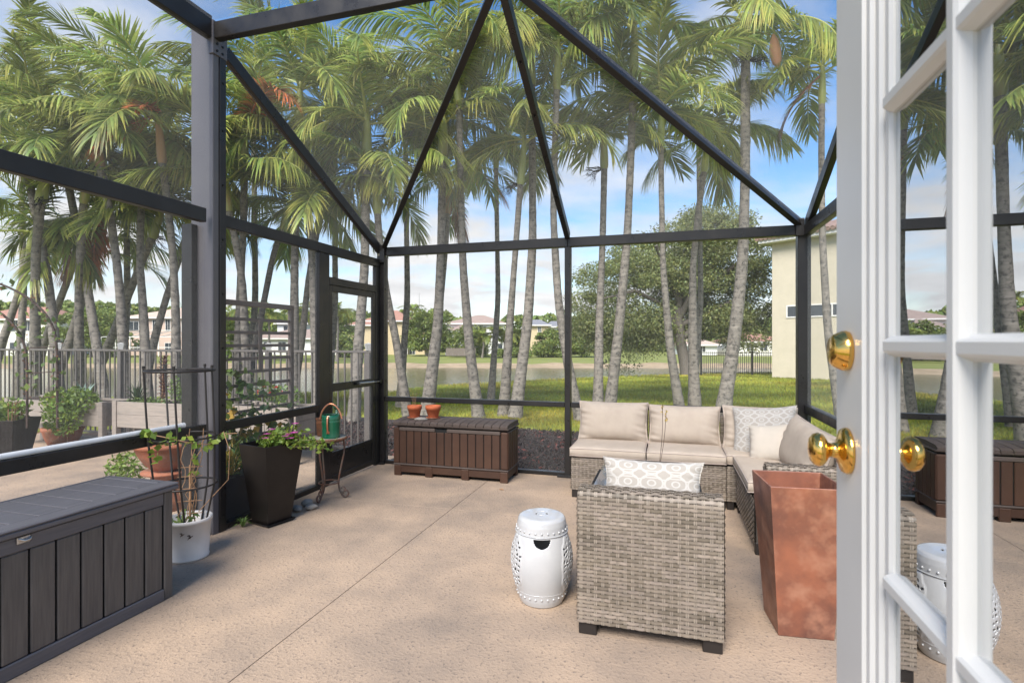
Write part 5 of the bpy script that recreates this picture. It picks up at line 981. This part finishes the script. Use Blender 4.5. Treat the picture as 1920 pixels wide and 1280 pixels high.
# ------------------------------------------------------------------ far shore: houses, trees, hedge
pm('tile_red', (.40, .21, .15), (.34, .18, .13), rough=.85, scale=2); pm('tile_tan', (.55, .42, .33), (.48, .37, .29), rough=.85, scale=2); pm('tile_brown', (.36, .27, .22), (.30, .22, .18), rough=.85, scale=2); pm('tile_grey', (.25, .25, .26), (.20, .20, .21), rough=.8, scale=2)
for nm, c in (('w_cream', (.70, .68, .60)), ('w_pink', (.58, .44, .36)), ('w_white', (.74, .74, .72)), ('w_yellow', (.56, .45, .28)), ('w_grey', (.42, .42, .42))): pm(nm, c, rough=.9)
FHG = 'houses on the far shore'
def house(label, x0, x1, ybase, yeave, yridge, d, wall, roof, wins=(), depth=9, ridge=None, yaw=0, extra=None):
    o = Vector(at(x0, ybase, d)); s = d/FPX; t = thing('house', label, 'house', o, YAW+R(yaw), FHG); W_ = (x1-x0)*s; he = (ybase-yeave)*s; hr = (ybase-yridge)*s
    MB().box((0, 0, -.5), (W_, depth, he), 0).build('wall', wall, t); ov = .5; r0, r1 = ridge or (.3, .7); dm = depth*.5
    MB().add([(-ov, -ov, he-.0), (W_+ov, -ov, he), (W_+ov, depth+ov, he), (-ov, depth+ov, he), (W_*r0, dm, hr), (W_*r1, dm, hr)], [(0, 1, 5, 4), (1, 2, 5), (2, 3, 4, 5), (3, 0, 4), (3, 2, 1, 0)]).build('roof', roof, t); MB().box((-ov, -ov-.05, he-.18), (W_+ov, -ov-.002, he+.02), 0).build('fascia', 'white_trim', t)
    for (a, b, c, e) in wins:
        wx0, wx1, wz0, wz1 = (a-x0)*s, (b-x0)*s, (ybase-e)*s, (ybase-c)*s; f = MB().box((wx0-.08, -.06, wz0-.08), (wx1+.08, -.003, wz1+.08), 0).build('window', 'white_trim', t); MB().box((wx0, -.075, wz0), ((wx0+wx1)/2-.03, -.061, wz1), 0).build('pane', 'window_glass', f); MB().box(((wx0+wx1)/2+.03, -.075, wz0), (wx1, -.061, wz1), 0).build('pane', 'window_glass', f)
    if extra: extra(t, s, x0, ybase)
    return t
house('cream house with red brown roof at the far left shore', -60, 92, 668, 598, 572, 80, 'w_cream', 'tile_red', [(16, 44, 600, 621), (47, 57, 602, 620), (19, 39, 642, 656), (47, 57, 642, 656), (-30, -10, 602, 620)])
def cage(t, s, x0, yb):
    mb = MB(); L_ = [(190, 665, 0), (225, 665, 0), (262, 665, 0), (300, 665, 0), (340, 665, 0), (378, 665, 0)]
    cg = thing('pool_cage', 'white framed pool screen cage before the pink house', 'pool cage', Vector(at(190, yb, 72)), YAW); q = 72/FPX; W_ = 188*q; h = (yb-632)*q
    for k in range(8): MB().box((k*W_/7-.05, -.05, 0), (k*W_/7+.05, .05, h), 0).build('post', 'white_trim', cg); MB().bar((k*W_/7, .06, h), (k*W_/7+.5, 5, h+1.0), .08, .08, b=0).build('rafter', 'white_trim', cg)
    for z in (h, h*.45): MB().box((.051, -.04, z+.002), (W_-.051, .04, z+.09), 0).build('rail', 'white_trim', cg)
    MB().box((.5, 4.96, h+.98), (W_+.5, 5.06, h+1.07), 0).build('rail', 'white_trim', cg)
house('pink house with pale hipped roof behind a white pool cage', 234, 425, 668, 595, 572, 82, 'w_pink', 'tile_tan', [(242, 260, 603, 619), (287, 294, 600, 620), (311, 319, 599, 619), (341, 357, 602, 621), (252, 264, 643, 657), (310, 324, 643, 660)], extra=cage, ridge=(.42, .62))
house('white house with covered porch seen through the trellis', 470, 640, 668, 634, 616, 84, 'w_white', 'tile_brown', [(495, 508, 641, 658), (522, 536, 641, 660), (584, 596, 640, 662), (598, 611, 640, 662)]); house('white two storey house top behind the porch roof', 520, 575, 660, 606, 594, 96, 'w_white', 'tile_grey', [(532, 548, 611, 619)])
house('low yellow house with red roof wing left of the door post', 652, 700, 668, 609, 592, 84, 'w_yellow', 'tile_red', [(668, 676, 640, 655)], ridge=(.7, .98)); house('tall yellow house with red roof beside the leaning palm', 690, 764, 668, 601, 579, 86, 'w_yellow', 'tile_red', [(735, 743, 606, 621), (742, 748, 639, 650), (762, 763.5, 640, 663)], ridge=(.42, .60)); house('yellow porch wing of the red roofed house', 765, 796, 668, 634, 622, 87, 'w_yellow', 'tile_red', [(768, 778, 641, 664)])
house('white house with brown hipped roof behind the small palms', 838, 945, 666, 606, 588, 90, 'w_white', 'tile_brown', [(925, 938, 612, 622), (900, 912, 612, 622), (925, 942, 644, 660)], ridge=(.50, .62)); house('low wing with long brown roof left of the brown hipped house', 835, 880, 668, 620, 604, 84, 'w_white', 'tile_brown', [(845, 858, 632, 645)], ridge=(.8, .98))
house('yellow house with grey roof right of the palm pair', 985, 1028, 668, 609, 597, 92, 'w_yellow', 'tile_grey', [(1009, 1014, 613, 622)], ridge=(.35, .7)); house('white gabled house right of the grey roofed house', 1026, 1062, 668, 612, 600, 94, 'w_white', 'tile_grey', [(1040, 1048, 618, 630)]); house('pale house with pink roof behind the black fence', 1385, 1470, 664, 640, 622, 78, 'w_cream', 'tile_red', [(1400, 1412, 645, 657), (1425, 1438, 645, 657)]); house('low white house behind the oak trunk', 1290, 1345, 664, 646, 634, 82, 'w_white', 'tile_tan', [(1312, 1322, 649, 659)])
TG = 'trees and bushes on the far shore'
def bush(label, P, d, n, nc, r, lf, seed, mat='bush_leaf', trunk=True, cat='tree', name='shore_tree'):
    A = np.array(P); cx = A[:, 0].mean(); b = Vector(at(cx, 667, d)); t = thing(name, label, cat, b, 0, TG); p, to, v = crown_pts(P, d, r*2.2, n, nc, r, seed); link('crown', leaf_mesh('crown', p-np.array(b), np.full(n, lf), to, out=v*.4), mat, t)
    if trunk: MB().tube([(0, 0, -.2), (.1, 0, 1.2), (0, .1, (667-A[:, 1].mean())*d/FPX)], [.22, .18, .10], 7).build('trunk', 'bark', t)
bush('large rounded tree beside the yellow red roofed house', [(757, 620), (762, 600), (785, 586), (815, 584), (835, 598), (842, 630), (838, 655), (800, 655), (765, 650)], 78, 9000, 60, 1.0, .42, 41); bush('dense green tree mass left of the palm leaning in front of it', [(842, 640), (850, 620), (880, 612), (905, 622), (915, 650), (900, 664), (845, 664)], 76, 7000, 45, .9, .38, 42)
bush('yellow green bushes right of the palm pair', [(1005, 650), (1010, 628), (1035, 620), (1060, 628), (1072, 645), (1070, 664), (1008, 664)], 74, 7000, 45, .8, .36, 43); bush('green bush left of the oak on the far shore', [(1068, 650), (1075, 625), (1100, 620), (1118, 640), (1118, 664), (1070, 664)], 74, 5000, 35, .8, .36, 44)
bush('golden green thicket between the white and pink houses', [(100, 600), (130, 585), (175, 585), (215, 590), (238, 610), (240, 664), (98, 664)], 74, 12000, 80, 1.0, .42, 45); bush('light green trees left behind the trellis', [(420, 600), (440, 585), (475, 590), (490, 615), (488, 664), (420, 664)], 74, 7000, 50, .9, .4, 46); bush('bushy green trees beyond the screen door', [(612, 600), (628, 588), (650, 590), (662, 615), (655, 664), (612, 664)], 74, 6000, 45, .9, .4, 47); bush('green bush before the low yellow house', [(640, 655), (655, 645), (680, 648), (690, 664), (642, 664)], 72, 2500, 18, .6, .32, 48, trunk=False, cat='bush'); bush('low clipped bushes below the small palms', [(930, 660), (945, 650), (985, 655), (1000, 664), (930, 666)], 72, 3000, 24, .6, .32, 49, trunk=False, cat='bush')
for i, (px, py, d, lb) in enumerate(((905, 628, 72, 'small palm left of three before the brown roofed house'), (928, 622, 72, 'small palm in the middle of three before the brown roofed house'), (944, 626, 73, 'small palm right of three before the brown roofed house'), (503, 585, 60, 'coconut palm rising behind the trellis top'), (465, 578, 62, 'bushy palm behind the left end of the trellis'), (596, 582, 62, 'palm seen between the crossing trunks left of the door frame'), (632, 580, 58, 'pale palm seen through the screen door upper part'), (772, 578, 95, 'distant palm over the large rounded tree'), (560, 588, 66, 'distant palm over the white porch house'))):
    palm(lb, [(px, 664), (px+2, (664+py)/2), (px+1, py+12)], (px+1, py+2), d, gz=-.75, w0=.3, w1=.22, nf=13, fl=1.3, seed=100+i, group='palms on the far shore', kinds=('far',), name='far_palm')
def hedge():
    n = 30000; px = rng.uniform(-250, 2150, n); d = rng.uniform(104, 112, n); top = np.interp(px, [-250, 0, 230, 300, 430, 640, 700, 820, 850, 900, 960, 1060, 1200, 2150], [566, 566, 571, 578, 588, 583, 588, 584, 590, 612, 594, 594, 600, 600])+3*np.sin(px*.09)+2*np.sin(px*.23)
    u = rng.random(n)**1.8; py = top+u*(664-top); r = (px-960)/FPX*d; z = HC+(640-py)/FPX*d; p = np.stack([r*CY-d*SY, r*SY+d*CY, z], 1); return leaf_mesh('hedge', p, np.full(n, .95), tones(n, .65, 1.25, .3), aspect=.7)
link('far_hedge', hedge(), 'hedge_leaf', kind='stuff')
hb = MB(); pm('hedge_core', (.03, .05, .015), rough=.95); 
for a, b in ((-260, 2160),): hb.quad(*[at(px, py, 113) for px, py in ((a, 668), (b, 668), (b, 606), (900, 618), (640, 592), (a, 576))])
hb.build('hedge_core', 'hedge_core', bpy.data.objects['far_hedge'])
DFn = thing('shore_fence', 'dark low fence on the far bank left of the small palms', 'fence', at(836, 667, 70), YAW); 
for k in range(30): MB().box((k*.13, 0, 0), (k*.13+.115, .04, 1.0+.02*(k % 3)), 0).build('board', 'trellis_brown', DFn)
mast = thing('radio_mast', 'thin distant radio mast above the large rounded tree', 'mast', at(786, 640, 160)); MB().tube([(0, 0, 0), (0, 0, 14.5)], [.18, .08], 5).build('pole', 'w_grey', mast); MB().tube([(-.5, 0, 12), (.5, 0, 12)], .06, 4).build('crossbar', 'w_grey', mast)
def rusty(pn, az, sc_, kind='low', el=0.0):
    r = next(o for o in bpy.data.objects if o.get('label', '').endswith(pn)); sh = next(c for c in r.children if c.name.startswith('crownshaft')); zmax = max(sh.data.vertices, key=lambda v: v.co.z).co
    me = fronds(kind)[1].copy(); me.materials.clear(); f = link('dead_frond', me, 'frond_rust', r, zmax, (0, el, az)); f.scale = (sc_,)*3
rusty('palm with orange crownshaft left of the main post', R(-150), .85, 'dead', R(-30)); rusty('palm with orange crownshaft left of the main post', R(-60), .8, 'dead', R(-50)); rusty('upright palm just right of the main post', R(-30), .9, 'mid'); rusty('palm leaning right with a hanging dead leaf', R(-70), 1.0, 'dead', R(10)); rusty('thin farther palm with brown crownshaft behind the stout speckled palm', R(-20), 1.0, 'low')
